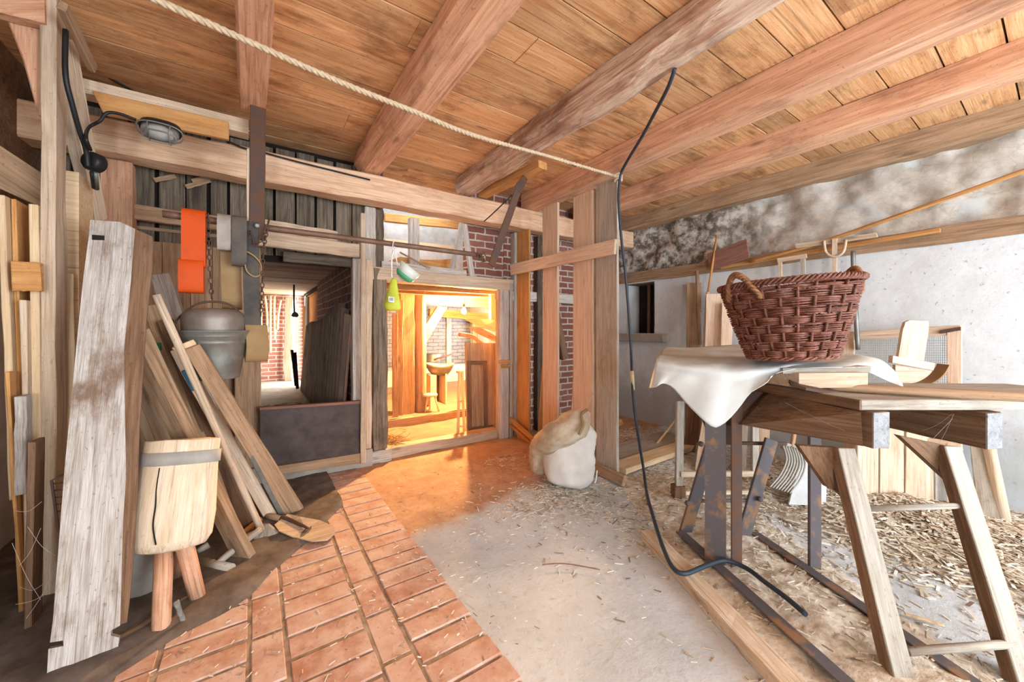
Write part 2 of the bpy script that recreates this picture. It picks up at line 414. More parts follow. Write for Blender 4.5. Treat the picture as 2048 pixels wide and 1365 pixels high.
# ------------------------------------------------------------------ floor
YB, XR, XL, YF = 3.8, 4.62, -1.2, -3.0
CE = 2.94
o = mesh('floor', [(XL - .1, YF, 0), (XR + .2, YF, 0), (XR + .2, 4.0, 0), (XL - .1, 4.0, 0), (XL - .1, YF, -.1), (XR + .2, YF, -.1), (XR + .2, 4.0, -.1), (XL - .1, 4.0, -.1)],
         [(0, 1, 2, 3), (4, 7, 6, 5), (0, 4, 5, 1), (1, 5, 6, 2), (2, 6, 7, 3), (3, 7, 4, 0)], MW['floor'], org=V((0, 0, 0)))
struct(o, 'grey concrete floor with a red worn patch at the doorway')
# brick paving: columns of long bricks alternating with narrow upright ones
parts = []
def paver(x0, x1, y0, y1):
    g = .0042; x0 += g + rnd(-.003, .003); x1 -= g + rnd(-.003, .003); y0 += g + rnd(-.004, .004); y1 -= g + rnd(-.004, .004)
    z = .011 + rnd(-.003, .003); b = .007; tx, ty = rnd(-.001, .001), rnd(-.001, .001)
    f = lambda x, y, zz: V((x, y, zz + (tx if x > (x0 + x1) / 2 else -tx) + (ty if y > (y0 + y1) / 2 else -ty)))
    vs = [f(x0, y0, -.01), f(x1, y0, -.01), f(x1, y1, -.01), f(x0, y1, -.01), f(x0 + b * .4, y0 + b * .4, z - b), f(x1 - b * .4, y0 + b * .4, z - b), f(x1 - b * .4, y1 - b * .4, z - b), f(x0 + b * .4, y1 - b * .4, z - b),
          f(x0 + b, y0 + b, z), f(x1 - b, y0 + b, z), f(x1 - b, y1 - b, z), f(x0 + b, y1 - b, z)]
    fs = [(8, 9, 10, 11)]
    for a in (0, 4):
        for k in range(4): fs.append((a + k, a + (k + 1) % 4, a + 4 + (k + 1) % 4, a + 4 + k))
    parts.append((vs, fs))
x = .115 - .42 * 3
while x < .81:
    y = .1 + rnd(0, .1)
    while y < 3.72:
        h = .13; paver(x, x + .295, y, min(y + h, 3.75)); y += h
    y = .1 + rnd(0, .28)
    while y < 3.55 and x + .42 < .8:
        paver(x + .295, x + .42, y, y + .285); y += .285
    x += .42
struct(multi('floor', parts, MW['paver'], org=V((0, 0, 0))), 'red brick paving in rows left of the concrete')

# ------------------------------------------------------------------ ceiling boards
parts = []; y = YF
while y < 4.1:
    w = rnd(.19, .27); xs = [XL - .1, rnd(.4, 1.4), rnd(2.4, 3.3), XR + .2]
    for a, b in zip(xs, xs[1:]):
        c = V(((a + b) / 2, y + w / 2, CE + .015 + rnd(-.003, .003)))
        parts.append(boxdata(c, V(((b - a) / 2 - .001, 0, rnd(-.002, .002))), V((0, w / 2 - .0048, 0)), V((0, 0, .012))))
    y += w
struct(multi('ceiling', parts, MW['ceil'], org=V((0, 0, CE))), 'orange brown board ceiling')
struct(box('ceiling', (XL - .1, YF, CE + .035), (XR + .2, 4.1, CE + .08), MW['brown']), 'dark deck above the ceiling boards')

# ------------------------------------------------------------------ ceiling beams
def beam(pts0, pts1, mat, label, Y0, Y1, seg=10, jit=.006):
    """section outline pts (x, z) at Y0 and Y1"""
    n = len(pts0); vs = []; fs = []
    for i in range(seg + 1):
        f = i / seg; y = Y0 + (Y1 - Y0) * f
        for (a, b), (c, d) in zip(pts0, pts1):
            vs.append((a + (c - a) * f + rnd(-jit, jit), y, min(b + (d - b) * f + rnd(-jit, jit), CE + .003)))
    for i in range(seg):
        for k in range(n): fs.append((i * n + k, i * n + (k + 1) % n, (i + 1) * n + (k + 1) % n, (i + 1) * n + k))
    fs += [tuple(range(n)), tuple(range(seg * n, seg * n + n))]
    M = Matrix(((0, 1, 0), (1, 0, 0), (0, 0, 1))).to_4x4(); M[0] = (0, -1, 0, 0); M[1] = (1, 0, 0, 0); M[2] = (0, 0, 1, 0)
    M.translation = V(((pts0[0][0] + pts0[2][0]) / 2, Y0, 2.8))
    o = mesh('ceiling_beam', vs, fs, mat, M=M)
    return T(o, label, 'beam', 'ceiling beams', 'thing')
YN = -1.2
zb = 2.75; c_ = CE
beam([(-.06, c_), (-.055, 2.77), (-.045, zb), (.075, zb), (.08, 2.78), (.08, c_)], [(-.07, c_), (-.07, 2.77), (-.06, zb), (.075, zb), (.08, 2.78), (.08, c_)],
     MW['beam'], 'narrow pink ceiling beam with the vertical iron strap at its end', YN, 3.06)
beam([(.79, c_), (.79, 2.83), (.865, zb), (1.0, zb), (1.01, 2.78), (1.01, c_)], [(.79, c_), (.785, 2.83), (.84, zb), (.985, zb), (1.0, 2.78), (1.0, c_)],
     MW['beam'], 'chamfered ceiling beam crossed by the rope at its middle', YN, 3.75)
beam([(1.78, c_), (1.78, 2.82), (1.83, 2.76), (1.93, zb), (1.98, 2.80), (1.98, c_)], [(1.81, c_), (1.81, 2.82), (1.85, 2.76), (1.97, zb), (2.0, 2.80), (2.0, c_)],
     MW['rot'], 'worm eaten bark edged ceiling beam that the cable comes out of', YN, 3.75, 26, .013)
beam([(2.67, c_), (2.67, 2.79), (2.69, zb), (2.86, zb), (2.88, 2.78), (2.88, c_)], [(2.69, c_), (2.69, 2.77), (2.70, 2.73), (2.87, 2.73), (2.89, 2.76), (2.89, c_)],
     MW['beam'], 'orange ceiling beam above the row of upright partition boards', YN, 3.75)
beam([(3.56, c_), (3.56, 2.78), (3.58, zb), (3.71, zb), (3.73, 2.78), (3.73, c_)], [(3.56, c_), (3.56, 2.78), (3.58, zb), (3.73, zb), (3.74, 2.78), (3.74, c_)],
     MW['beam'], 'brown ceiling beam second from the stone wall', YN, 3.75)
beam([(4.53, c_), (4.53, 2.78), (4.54, zb), (4.74, zb), (4.74, 2.78), (4.74, c_)], [(4.50, c_), (4.50, 2.78), (4.52, zb), (4.74, zb), (4.74, 2.78), (4.74, c_)],
     MW['tan'], 'cracked ceiling beam lying along the top of the stone wall', YN, 3.95)

# header beam across the back
YH = 3.6
o = plank('header_beam', (-1.2, YH, 2.60), (4.62, YH, 2.615), .235, .2, (0, -1, 0), MW['head'], seg=26, jit=.009, bev=.012)
T(o, 'long rough header beam across the room above the doorway', 'beam', None, 'thing')
o = plank('beam_plank', U(1086, 338, z=2.735), U(965, 396, z=2.735), .11, .07, (0, 0, -1), MW['orange'], seg=5, jit=.004)
T(o, 'short orange plank nailed under the worm eaten ceiling beam', 'plank', None, 'thing')

# ------------------------------------------------------------------ walls
def grid_wall(name, x, y0, y1, z0, z1, holes, mat, nrm, label):
    nu, nv = 150, 90; vs = []; idx = {}; fs = []
    for j in range(nv + 1):
        for i in range(nu + 1):
            y = y0 + (y1 - y0) * i / nu; z = z0 + (z1 - z0) * j / nv
            k = min(1, max(0, (z - 2.05) / .15)); p = V((x, y, z))
            a = noise.fractal(p * 3.2, 1.0, 2.1, 5) * (.007 + .063 * k) + noise.noise(p * .9) * .03 + noise.ridged_multi_fractal(p * 5, .8, 2.2, 4, .9, 2) * .012 * k
            vs.append((x + nrm * a - nrm * .05 * (k - .3), y, z))
    W = nu + 1
    for j in range(nv):
        for i in range(nu):
            yc = y0 + (y1 - y0) * (i + .5) / nu; zc = z0 + (z1 - z0) * (j + .5) / nv
            if any(a < yc < b and c < zc < d for a, b, c, d in holes): continue
            fs.append((j * W + i, j * W + i + 1, (j + 1) * W + i + 1, (j + 1) * W + i))
    return struct(mesh(name, vs, fs, mat, None, True, org=V((0, 0, 0))), label)
WY0, WY1, WZ0, WZ1 = 3.24, 3.70, 1.24, 1.96
grid_wall('wall_right', XR, YF, 4.0, 0, 2.96, [(WY0, WY1, WZ0, WZ1)], MW['stone'], -1, 'lime washed rough stone wall')
struct(box('wall_right', (XR + .35, YF, 0), (XR + .45, 4.0, 2.96), MW['conc']))
struct(box('wall_left', (XL - .12, YF, 0), (XL, 4.0, CE), MW['plaster']), 'grey plastered wall at the far left')
struct(box('wall_left', (XL, YF, 1.95), (XL + .02, 3.9, CE), MW['brown']), 'brown boards high on the left wall')
# the barn door the daylight comes in by, behind the camera
struct(box('wall_front', (XL - .1, YF - .12, 0), (-.7, YF, 2.95), MW['conc']))
struct(box('wall_front', (4.2, YF - .12, 0), (4.8, YF, 2.95), MW['conc']))
struct(box('wall_front', (-.7, YF - .12, 2.7), (4.2, YF, 2.95), MW['conc']))

# back wall: dark boards above the opening, tan boards left of it
parts = []; x = -1.2
while x < 1.08:
    w = rnd(.11, .17); w = min(w, 1.1 - x); parts.append(boxdata(V((x + w / 2, 3.93 + rnd(-.008, .008), 2.42 + rnd(-.01, .01))), V((w / 2 - .003, 0, 0)), V((0, .012, 0)), V((0, 0, .47)))); x += w + (rnd(.006, .022) if rnd(0, 1) < .6 else .003)
def up_boards(name, parts, mat):
    """boards whose grain runs upright: the mesh's local x axis is world z"""
    M = Matrix(((0, 1, 0, 0), (0, 0, 1, 0), (1, 0, 0, 0), (0, 0, 0, 1)))
    vs, fs = [], []
    for a, b in parts:
        k = len(vs); vs += a; fs += [tuple(i + k for i in f) for f in b]
    return mesh(name, vs, fs, mat, M=M)
struct(up_boards('wall_back', parts, MW['dark']), 'blackened upright boards above the corridor opening')
struct(box('wall_back', (-1.2, 3.96, 1.9), (1.1, 3.99, 2.95), MW['darkhole']))
parts = []; x = -1.2
while x < .05:
    w = min(rnd(.13, .2), .06 - x); parts.append(boxdata(V((x + w / 2, 3.92 + rnd(-.004, .004), .99)), V((w / 2 - .002, 0, 0)), V((0, .012, 0)), V((0, 0, .98)))); x += w
struct(up_boards('wall_back', parts, MW['tan']), 'tan board wall behind the hanging bucket')
struct(box('wall_back', (-1.2, 3.935, 0), (.05, 3.97, 1.97), MW['darkhole']))
# brick infill right of the door, up to the stone wall
struct(box('wall_back', (2.56, 3.93, 0), (4.7, 4.05, 2.95), MW['brickw']), 'red brick infill behind the partition boards')
struct(box('wall_back', (2.06, 3.94, 1.88), (2.56, 4.05, 2.95), MW['brickw']), 'red brick infill above the doorway')

def post(x0, x1, z0, z1, y, t, mat, label, name='timber_post', jit=.004, kind='thing', group='timber posts of the back wall'):
    o = plank(name, ((x0 + x1) / 2, y, z0), ((x0 + x1) / 2, y, z1), x1 - x0, t, (0, -1, 0), mat, seg=9, jit=jit, bev=.006)
    return T(o, label, 'post', group, kind)
def rail(p0, p1, w, t, mat, label, name='timber_rail', group='timber rails of the back wall', jit=.004):
    o = plank(name, p0, p1, w, t, (0, -1, 0), mat, seg=9, jit=jit, bev=.005)
    return T(o, label, 'rail', group, 'thing')
post(-.86, -.70, 0, 2.48, 3.72, .12, MW['beam'], 'pink post at the left end of the blackened boards')
post(.78, .865, .1, 1.98, 3.80, .1, MW['grey'], 'grey post at the right edge of the corridor opening')
post(.826, .872, .06, 2.38, 3.68, .03, MW['pale'], 'thin pale batten standing in front of the grey post', 'batten', group=None)
post(.895, .955, .06, 1.98, 3.79, .06, MW['pale'], 'pale wavy edged board beside the thin batten', 'board', .008, group=None)
post(.97, 1.105, .12, 1.9, 3.80, .13, MW['dark'], 'dark worn door post left of the lit doorway', jit=.012)
post(.90, 1.0, 1.92, 2.5, 3.84, .06, MW['grey'], 'grey short post above the dark worn door post')
post(1.0, 1.09, 1.92, 2.5, 3.88, .06, MW['dark'], 'dark short post left of the opening above the doorway')
post(2.42, 2.55, 0, 1.78, 3.80, .10, MW['grey'], 'grey door post right of the lit doorway')
post(2.56, 2.60, 0, 1.86, 3.79, .05, MW['grey'], 'narrow grey strip beside the right door post', 'batten', group=None)
post(2.66, 2.76, 0, 2.5, 3.84, .1, MW['grey'], 'grey timber post in the brick wall behind the partition')
post(3.02, 3.10, 0, 2.5, 3.84, .1, MW['dark'], 'dark timber post in the brick wall behind the partition')
rail((.9, 3.80, 1.85), (2.62, 3.80, 1.84), .13, .14, MW['pale'], 'heavy lintel timber over the lit doorway', 'lintel_timber', None)
rail((1.06, 3.84, 1.94), (2.0, 3.84, 1.93), .09, .1, MW['grey'], 'grey filler timber lying on the lintel')
rail((2.42, 3.86, 1.72), (4.6, 3.86, 1.72), .12, .06, MW['grey'], 'grey timber rail across the brick wall')
rail((-.72, 3.78, 2.15), (.10, 3.78, 2.14), .11, .05, MW['tan'], 'tan rail behind the orange strap')
rail((.02, 3.74, 2.17), (.64, 3.74, 2.15), .09, .05, MW['pale'], 'upper pale rail above the corridor opening')
rail((-.05, 3.70, 2.05), (.82, 3.70, 2.03), .125, .05, MW['pale'], 'lower pale rail above the corridor opening')
rail((.22, 3.84, 1.94), (.90, 3.84, 1.94), .09, .06, MW['dark'], 'dark broken rail at the top of the corridor opening')
post(-.12, .06, 0, 1.99, 3.82, .05, MW['tan'], 'broad tan board left of the corridor opening', 'board', group=None)
# opening over the door: short post, leaning braces, curved plank, white boards beyond
post(1.385, 1.49, 1.9, 2.5, 3.95, .08, MW['grey'], 'square grey stud in the opening above the doorway')
o = plank('brace', U(905, 540, Y=3.84), U(925, 446, Y=3.84), .05, .04, (0, -1, 0), MW['grey']); T(o, 'leaning grey brace left of the bricks above the door', 'brace', None, 'thing')
o = plank('brace', U(946, 556, Y=3.86), U(930, 448, Y=3.86), .06, .04, (0, -1, 0), MW['grey']); T(o, 'tapered grey brace against the bricks above the door', 'brace', None, 'thing')
o = prism('curved_plank', [U(a, b, Y=4.02) for a, b in ((778, 522), (800, 514), (850, 520), (880, 520), (912, 518), (912, 536), (880, 541), (850, 536), (800, 530), (778, 532))], (0, .04, 0), MW['orange'])
T(o, 'curved orange plank lying in the opening above the door', 'plank', None, 'thing')
struct(box('wall_back', (1.0, 4.9, 2.0), (2.6, 4.95, 2.9), MW['white']), 'white wall seen through the opening above the door')
o = plank('orange_rail', U(770, 434, Y=4.6), U(940, 452, Y=4.6), .10, .06, (0, -1, 0), MW['orange']); T(o, 'orange beam seen high in the opening above the door', 'rail', None, 'thing')
o = plank('pale_batten', U(770, 482, Y=4.7), U(912, 498, Y=4.7), .06, .04, (0, -1, 0), MW['fresh']); T(o, 'pale batten seen low in the opening above the door', 'batten', None, 'thing')
o = tube('thin_stick', [U(800, 505, Y=3.98), U(860, 537, Y=3.78)], .009, MW['tan']); T(o, 'thin stick resting on the lintel above the door', 'stick')

# corridor beyond the left opening
CY = 9.6
struct(box('floor', (-1.2, 3.98, .0), (.86, CY, .20), MW['conc']), 'raised corridor floor')
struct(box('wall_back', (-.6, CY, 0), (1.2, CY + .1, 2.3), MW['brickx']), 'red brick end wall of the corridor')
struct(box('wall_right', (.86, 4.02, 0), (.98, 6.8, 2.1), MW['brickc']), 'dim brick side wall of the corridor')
struct(box('wall_left', (-.75, 4.02, 0), (-.65, CY, 2.1), MW['conc']), 'corridor wall on the left')
parts = [boxdata(V((.1, 4.0 + k * .19, 2.06 + rnd(-.004, .004))), V((.85, 0, 0)), V((0, .093, 0)), V((0, 0, .012))) for k in range(30)]
struct(multi('ceiling', parts, MW['tan']), 'board ceiling of the corridor')
struct(box('ceiling', (-.8, 4.0, 2.08), (1.0, CY, 2.14), MW['darkhole']))
# ------------------------------------------------------------------ the lit room beyond the doorway
BULB = U(928, 622, Y=5.3)
sand = plain('sandy floor', (.27, .20, .13), .95, 0, c2=(.19, .14, .09), nscale=5, bmp=.5)
def rough_slab(name, x0, x1, y0, y1, z, amp, mat, label, nx=60, ny=60):
    vs, fs = [], []
    for j in range(ny + 1):
        for i in range(nx + 1):
            x = x0 + (x1 - x0) * i / nx; y = y0 + (y1 - y0) * j / ny
            vs.append((x, y, z + noise.fractal(V((x * 2.5, y * 2.5, z)), 1, 2, 4) * amp))
    for j in range(ny):
        for i in range(nx): fs.append((j * (nx + 1) + i, j * (nx + 1) + i + 1, (j + 1) * (nx + 1) + i + 1, (j + 1) * (nx + 1) + i))
    return struct(mesh(name, vs, fs, mat, None, True, org=V((0, 0, 0))), label)
rough_slab('floor', .99, 4.9, 3.98, 9.1, -.02, .02, sand, 'sandy floor of the lit room')
rough_slab('floor', .99, 4.9, 5.15, 9.1, .09, .02, sand, 'raised sandy floor at the back of the lit room')
struct(box('floor', (.99, 5.13, -.05), (4.9, 5.2, .085), MW['tan']), 'earth step across the lit room')
struct(box('wall_back', (.9, 9.0, 0), (5.0, 9.1, 2.4), MW['brickwhite']), 'lime washed brick wall of the lit room')
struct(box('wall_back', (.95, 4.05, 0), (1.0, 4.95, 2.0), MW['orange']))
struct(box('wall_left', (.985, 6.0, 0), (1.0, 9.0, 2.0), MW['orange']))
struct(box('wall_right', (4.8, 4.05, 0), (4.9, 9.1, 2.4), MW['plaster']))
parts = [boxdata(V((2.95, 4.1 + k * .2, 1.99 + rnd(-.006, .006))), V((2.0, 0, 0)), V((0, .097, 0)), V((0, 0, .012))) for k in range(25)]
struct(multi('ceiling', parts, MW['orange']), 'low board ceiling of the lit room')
struct(box('ceiling', (.9, 4.9, 2.01), (5, 9.1, 2.05), MW['darkhole']))
# door sill
o = plank('door_sill', (1.10, 3.86, .05), (2.45, 3.86, .05), .10, .16, (0, -1, 0), MW['pale'], seg=10, jit=.006)
T(o, 'worn timber sill on the floor across the lit doorway', 'sill', None, 'thing')
o = plank('threshold_block', (.9, 3.79, .06), (1.14, 3.79, .06), .12, .14, (0, -1, 0), MW['grey'], jit=.006)
T(o, 'grey timber block under the dark worn door post', 'block', None, 'thing')
def wp(name, a, b, Y, w0, w1, t, mat, label, cat, group=None, Y2=None, jit=.004, n=(0, -1, 0), bow=0):
    p0 = U(*a, Y=Y); p1 = U(*b, Y=Y2 or Y)
    d0, d1 = p0.dot(FWD) / FPX, p1.dot(FWD) / FPX
    o = plank(name, p0, p1, w0 * d0, t, n, mat, w1=w1 * d1, jit=jit, seg=8, bow=bow)
    return T(o, label, cat, group, 'thing')
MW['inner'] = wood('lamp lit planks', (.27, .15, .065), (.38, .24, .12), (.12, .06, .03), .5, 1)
G = 'boards left of the log post'
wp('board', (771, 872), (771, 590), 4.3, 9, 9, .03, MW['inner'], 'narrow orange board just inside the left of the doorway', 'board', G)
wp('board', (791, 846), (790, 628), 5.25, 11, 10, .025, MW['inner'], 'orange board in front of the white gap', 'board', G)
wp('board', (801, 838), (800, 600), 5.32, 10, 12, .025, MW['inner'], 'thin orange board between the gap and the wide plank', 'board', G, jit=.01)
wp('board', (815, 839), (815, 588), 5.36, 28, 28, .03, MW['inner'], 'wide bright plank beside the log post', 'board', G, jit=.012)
o = tube('log_post', [U(841, 836, Y=5.45), U(841, 712, Y=5.46), U(840, 585, Y=5.45)], .085, MW['tan'], 14)
T(o, 'round log post standing in the lit room', 'post', None, 'thing')
for k, (v0, v1, Y) in enumerate([(572, 580, 4.35), (580, 588, 5.0)]):
    o = plank('joist', U(740, (v0 + v1) / 2 - 6, Y=Y), U(1010, (v0 + v1) / 2 + 8, Y=Y), .07, .09, (0, -1, 0), MW['inner'], jit=.006)
    T(o, ['near orange joist with hay hanging from it above the doorway', 'second orange joist above the log post'][k], 'joist', 'joists of the lit room', 'thing')
wp('joist', (850, 599), (1095, 610), 5.9, 22, 22, .1, MW['inner'], 'broad orange joist above the bulb', 'joist', 'joists of the lit room')
wp('joist', (860, 625), (1085, 644), 7.2, 16, 16, .1, MW['inner'], 'far orange joist below the bulb', 'joist', 'joists of the lit room')
wp('hanging_board', (991, 640), (990, 578), 4.9, 20, 20, .06, MW['fresh'], 'short square board hanging at the top right of the doorway', 'board')
o = prism('brace', [U(a, b, Y=5.6) for a, b in ((851, 652), (876, 613), (894, 616), (851, 688))], (0, .07, 0), MW['inner'])
T(o, 'diagonal orange brace running from the log post up to the joist', 'brace', None, 'thing')
wp('timber_post', (898, 770), (898, 634), 8.95, 10, 10, .05, MW['grey'], 'grey timber post in the lime washed brick wall', 'post')
wp('wall_board', (958, 760), (955, 625), 8.6, 24, 24, .04, MW['inner'], 'orange board against the lime washed bricks', 'board')
o = box('stone_bench', (2.0, 8.1, .02), (4.6, 8.98, .42), MW['plaster']); T(o, 'white plastered ledge along the lime washed wall', 'ledge')
# hay hanging from the ceiling and lying at the sill
def tufts(name, n, gen, mat, label, cat, ln=(.05, .16), wd=.0022):
    parts = []
    for i in range(n):
        c = gen(); d = V((rnd(-1, 1), rnd(-1, 1), rnd(-.35, .35))).normalized() * rnd(*ln) / 2
        q = d.orthogonal().normalized() * wd; parts.append(boxdata(c, d, q, d.cross(q).normalized() * wd * .6))
    return T(multi(name, parts, mat), label, cat, None, 'stuff')
tufts('hanging_hay', 1500, lambda: V((rnd(1.05, 2.6), 4.35 + rnd(-.25, .5), 1.86 + abs(random.gauss(0, .05)) - .03)), MW['hay'], 'loose hay caught under the ceiling of the lit room', 'hay')
tufts('hay', 260, lambda: V((1.16 + abs(random.gauss(0, .09)), 4.0 + rnd(-.05, .3), .06 + abs(random.gauss(0, .05)))), MW['hay'], 'hay lying at the left end of the door sill', 'hay')
# feed box, pan, stool
t = E('feed_box', U(880, 826, Y=5.75), 'upright open wooden box holding the grey pan', 'box')
p = lambda u, v, Y=5.75: U(u, v, Y=Y)
prism('side_panel', [p(861, 822), p(873, 825), p(873, 751), p(861, 751)], (0, .3, 0), MW['fresh'], t)
prism('side_panel', [p(891, 822), p(894, 822), p(894, 748), p(891, 748)], (0, .3, 0), MW['fresh'], t)
prism('back_panel', [p(873, 820, 6.0), p(891, 820, 6.0), p(891, 750, 6.0), p(873, 750, 6.0)], (0, .03, 0), MW['brown'], t)
prism('bottom_panel', [p(873, 825), p(891, 822), p(891, 818), p(873, 820)], (0, .25, 0), MW['fresh'], t)
c = U(880, 750, Y=5.9); t = E('feed_pan', c, 'grey boat shaped pan resting on the upright feed box', 'pan')
def boat(name, c, a, b, h, mat, par, th=.012):
    vs, fs = [], []; prof = [(.55, 0), (.8, .35), (.95, .75), (1.0, 1.0), (1.0 - th / a, 1.0), (.9, .7), (.75, .38), (.5, .06)]
    for s, z in prof:
        for k in range(28):
            q = 2 * math.pi * k / 28; vs.append(c + RGT * math.cos(q) * a * s + FWD * math.sin(q) * b * s + UP * h * (z + .18 * z * math.cos(q) ** 2))
    for i in range(len(prof) - 1):
        for k in range(28):
            q = i * 28 + k; r_ = i * 28 + (k + 1) % 28; fs.append((q, r_, r_ + 28, q + 28))
    fs += [tuple(range(27, -1, -1)), tuple(range(7 * 28, 8 * 28))]
    return mesh(name, vs, fs, mat, par, True)
boat('bowl', c, .235, .2, .17, MW['alu'], t)
o = lathe('metal_drum', [(.2, 0), (.21, .05), (.2, .3), (.19, .32), (.001, .31)], V((*U(866, 752, Y=8.4).xy, .425)), MW['zinc'], 24); T(o, 'pale metal drum on the plastered ledge behind the pan', 'drum')
o = tube('red_bar', [U(868, 720, Y=7.9), U(903, 709, Y=7.9)], .02, MW['red'], 8); T(o, 'thin red bar sticking up behind the grey pan', 'bar')
c = U(861, 790, Y=5.35); t = E('milking_stool', V((c.x, c.y, .1)), 'low wooden stool beside the log post', 'stool')
lathe('seat', [(.10, -.02), (.105, 0), (.10, .012)], c, MW['fresh'], 18, t)
for dx, dy in ((-.06, -.02), (.06, -.05), (.02, .07)):
    tube('leg', [c + V((dx * .8, dy * .8, -.01)), V((c.x + dx * 1.6, c.y + dy * 1.6, .09))], .013, MW['fresh'], 8, parent=t)
t = E('narrow_trestle', U(925, 873, Y=4.25), 'narrow ladder shaped trestle left of the panelled door leaf', 'trestle')
for a, b in (((917, 874), (920, 742)), ((930, 871), (925, 742))):
    q0, q1 = U(*a, Y=4.2), U(*b, Y=4.35); plank('leg', q0, q1, .03, .03, (0, -1, 0), MW['fresh'], parent=t)
for v in (803, 853): plank('rung', U(918, v, Y=4.24), U(929, v, Y=4.24), .025, .02, (0, -1, 0), MW['fresh'], parent=t)
plank('head', U(916, 745, Y=4.35), U(928, 745, Y=4.35), .03, .06, (0, -1, 0), MW['fresh'], parent=t)
# panelled door leaf leaning in the doorway
t = E('door_leaf', U(965, 866, Y=4.2), 'old panelled door leaf leaning in the right of the lit doorway', 'door')
q = lambda u, v: U(u, v, Y=4.12 + (866 - v) / 181 * .12)
leaf = plank('leaf', q(967, 868), q(963, 686), .45, .03, (0, -1, .08), MW['tan'], jit=.002, parent=t)
oo = V((0, -.008, 0))
for a, b, c_, d in (((935, 858), (934, 722), (942, 722), (943, 858)), ((976, 858), (974, 722), (966, 726), (968, 858)), ((934, 730), (974, 730), (974, 722), (934, 722)), ((937, 862), (986, 856), (986, 850), (937, 855))):
    prism('moulding', [q(*x) + oo for x in (a, b, c_, d)], (0, .014, 0), MW['brown'], leaf)
# stacked sheets sticking out behind the door leaf
for k, (pts, m) in enumerate([([(931, 640), (990, 641), (1003, 656), (1003, 668), (962, 656)], 'dust'), ([(939, 657), (962, 657), (1003, 680), (1003, 690), (955, 668)], 'tan')]):
    vs = [U(u, v, Y=4.75 - .25 * k + (0 if u < 965 else .5)) for u, v in pts]
    o = prism('thin_sheet', vs, (0, .02, .015), MW[m]); T(o, ['upper thin sheet jutting out above the panelled door leaf', 'lower thin sheet jutting out above the panelled door leaf'][k], 'sheet', 'sheets above the door leaf')
o = tube('branch', [U(918, 669, Y=4.6), U(945, 674, Y=4.6), U(965, 688, Y=4.65), U(1000, 698, Y=4.8)], .028, MW['tan'], 8); T(o, 'thick stick jutting out below the thin sheets', 'stick')
for k in range(2):
    wp('slat', (1003 if k else 998, 724 + 9 * k), (1020, 724 + 9 * k), 3.78, 7, 7, .02, MW['orange'], ['upper short orange slat nailed to the right door post', 'lower short orange slat nailed to the right door post'][k], 'slat', 'slats on the right door post')
# bulb
t = E('bulb', BULB, 'bare glowing bulb in the lit room beyond the doorway', 'bulb')
em, et, eb = nt('glowing bulb'); eb.inputs['Base Color'].default_value = (1, .8, .5, 1); eb.inputs['Emission Color'].default_value = (1, .60, .25, 1); eb.inputs['Emission Strength'].default_value = 9500
lathe('glass', [(.001, -.05), (.025, -.043), (.036, -.015), (.03, .015), (.016, .045)], BULB, em, 16, t)
lathe('holder', [(.018, .045), (.02, .06), (.02, .10), (.005, .11)], BULB, MW['black'], 14, t)
o = tube('hanging_wire', [BULB + V((0, 0, .11)), BULB + V((.03, .02, .22)), BULB + V((.02, .05, .33))], .005, MW['black']); T(o, 'short cord the glowing bulb hangs on', 'cord')

# ------------------------------------------------------------------ corridor contents
MW['corr'] = wood('corrugated fibre', (.24, .18, .145), (.38, .30, .25), (.10, .065, .05), .8, .7)  # set upright, its streaks paint the light and shade of the ridges
t = E('corrugated_sheet', U(650, 812, Y=4.4), 'corrugated fibre sheet leaning against the corridor brick wall', 'sheet')
def corr():
    vs, fs = [], []; n = 156
    A, B = V((.72, 4.08, .22)), V((.73, 7.7, .22))
    tops = lambda f: 1.60 - .24 * f + .03 * math.sin(f * 9) - .18 * max(0, .12 - f) / .12
    for j in range(7):
        for i in range(n + 1):
            f = i / n; p_ = A + (B - A) * f; z = .22 + (tops(f) - .22) * j / 6
            vs.append((p_.x + .09 * j / 6 + .035 * math.sin(f * 2 * math.pi * 20), p_.y, z))
    for j in range(6):
        for i in range(n): fs.append((j * (n + 1) + i, j * (n + 1) + i + 1, (j + 1) * (n + 1) + i + 1, (j + 1) * (n + 1) + i))
    o = mesh('sheet', vs, fs, MW['corr'], t, True, Matrix(((0, 1, 0, .73), (0, 0, 1, 5), (1, 0, 0, 0), (0, 0, 0, 1)))); s = o.modifiers.new('s', 'SOLIDIFY'); s.thickness = .006
corr()
t2 = plank('corridor_board', (.80, 7.95, .2), (.82, 7.95, 1.9), .35, .03, (-1, 0, 0), MW['grey'], seg=6); T(t2, 'pale upright board in the corridor behind the corrugated sheet', 'board')
t2 = plank('corridor_board', (.82, 8.35, .2), (.82, 8.35, 1.75), .3, .03, (-1, 0, 0), MW['orange'], seg=6); T(t2, 'orange door board at the far end of the corridor', 'board')
t2 = plank('corridor_post', (.62, 9.4, .2), (.64, 9.4, 2.0), .16, .12, (-.6, -1, 0), MW['pale'], jit=.02); T(t2, 'crooked white post at the end of the corridor', 'post', None, 'thing')
tips = [(523, 590, 524, 700), (530, 592, 534, 672), (541, 592, 541, 706), (549, 592, 550, 680), (556, 645, 549, 678), (562, 600, 555, 660)]
tl = ['leftmost', 'second', 'longest', 'fourth', 'slanted short', 'rightmost']
for k, (a, b, c_, d) in enumerate(tips):
    p0, p1 = U(a, b, Y=9.5), U(c_, d, Y=9.45)
    o = tube('garden_tool', [p0, (p0 + p1) / 2 + V((rnd(-.02, .02), 0, 0)), p1], .022, MW['fresh'], 8); T(o, f'{tl[k]} pale tool handle hanging on the corridor end wall', 'tool', 'tool handles on the corridor end wall')
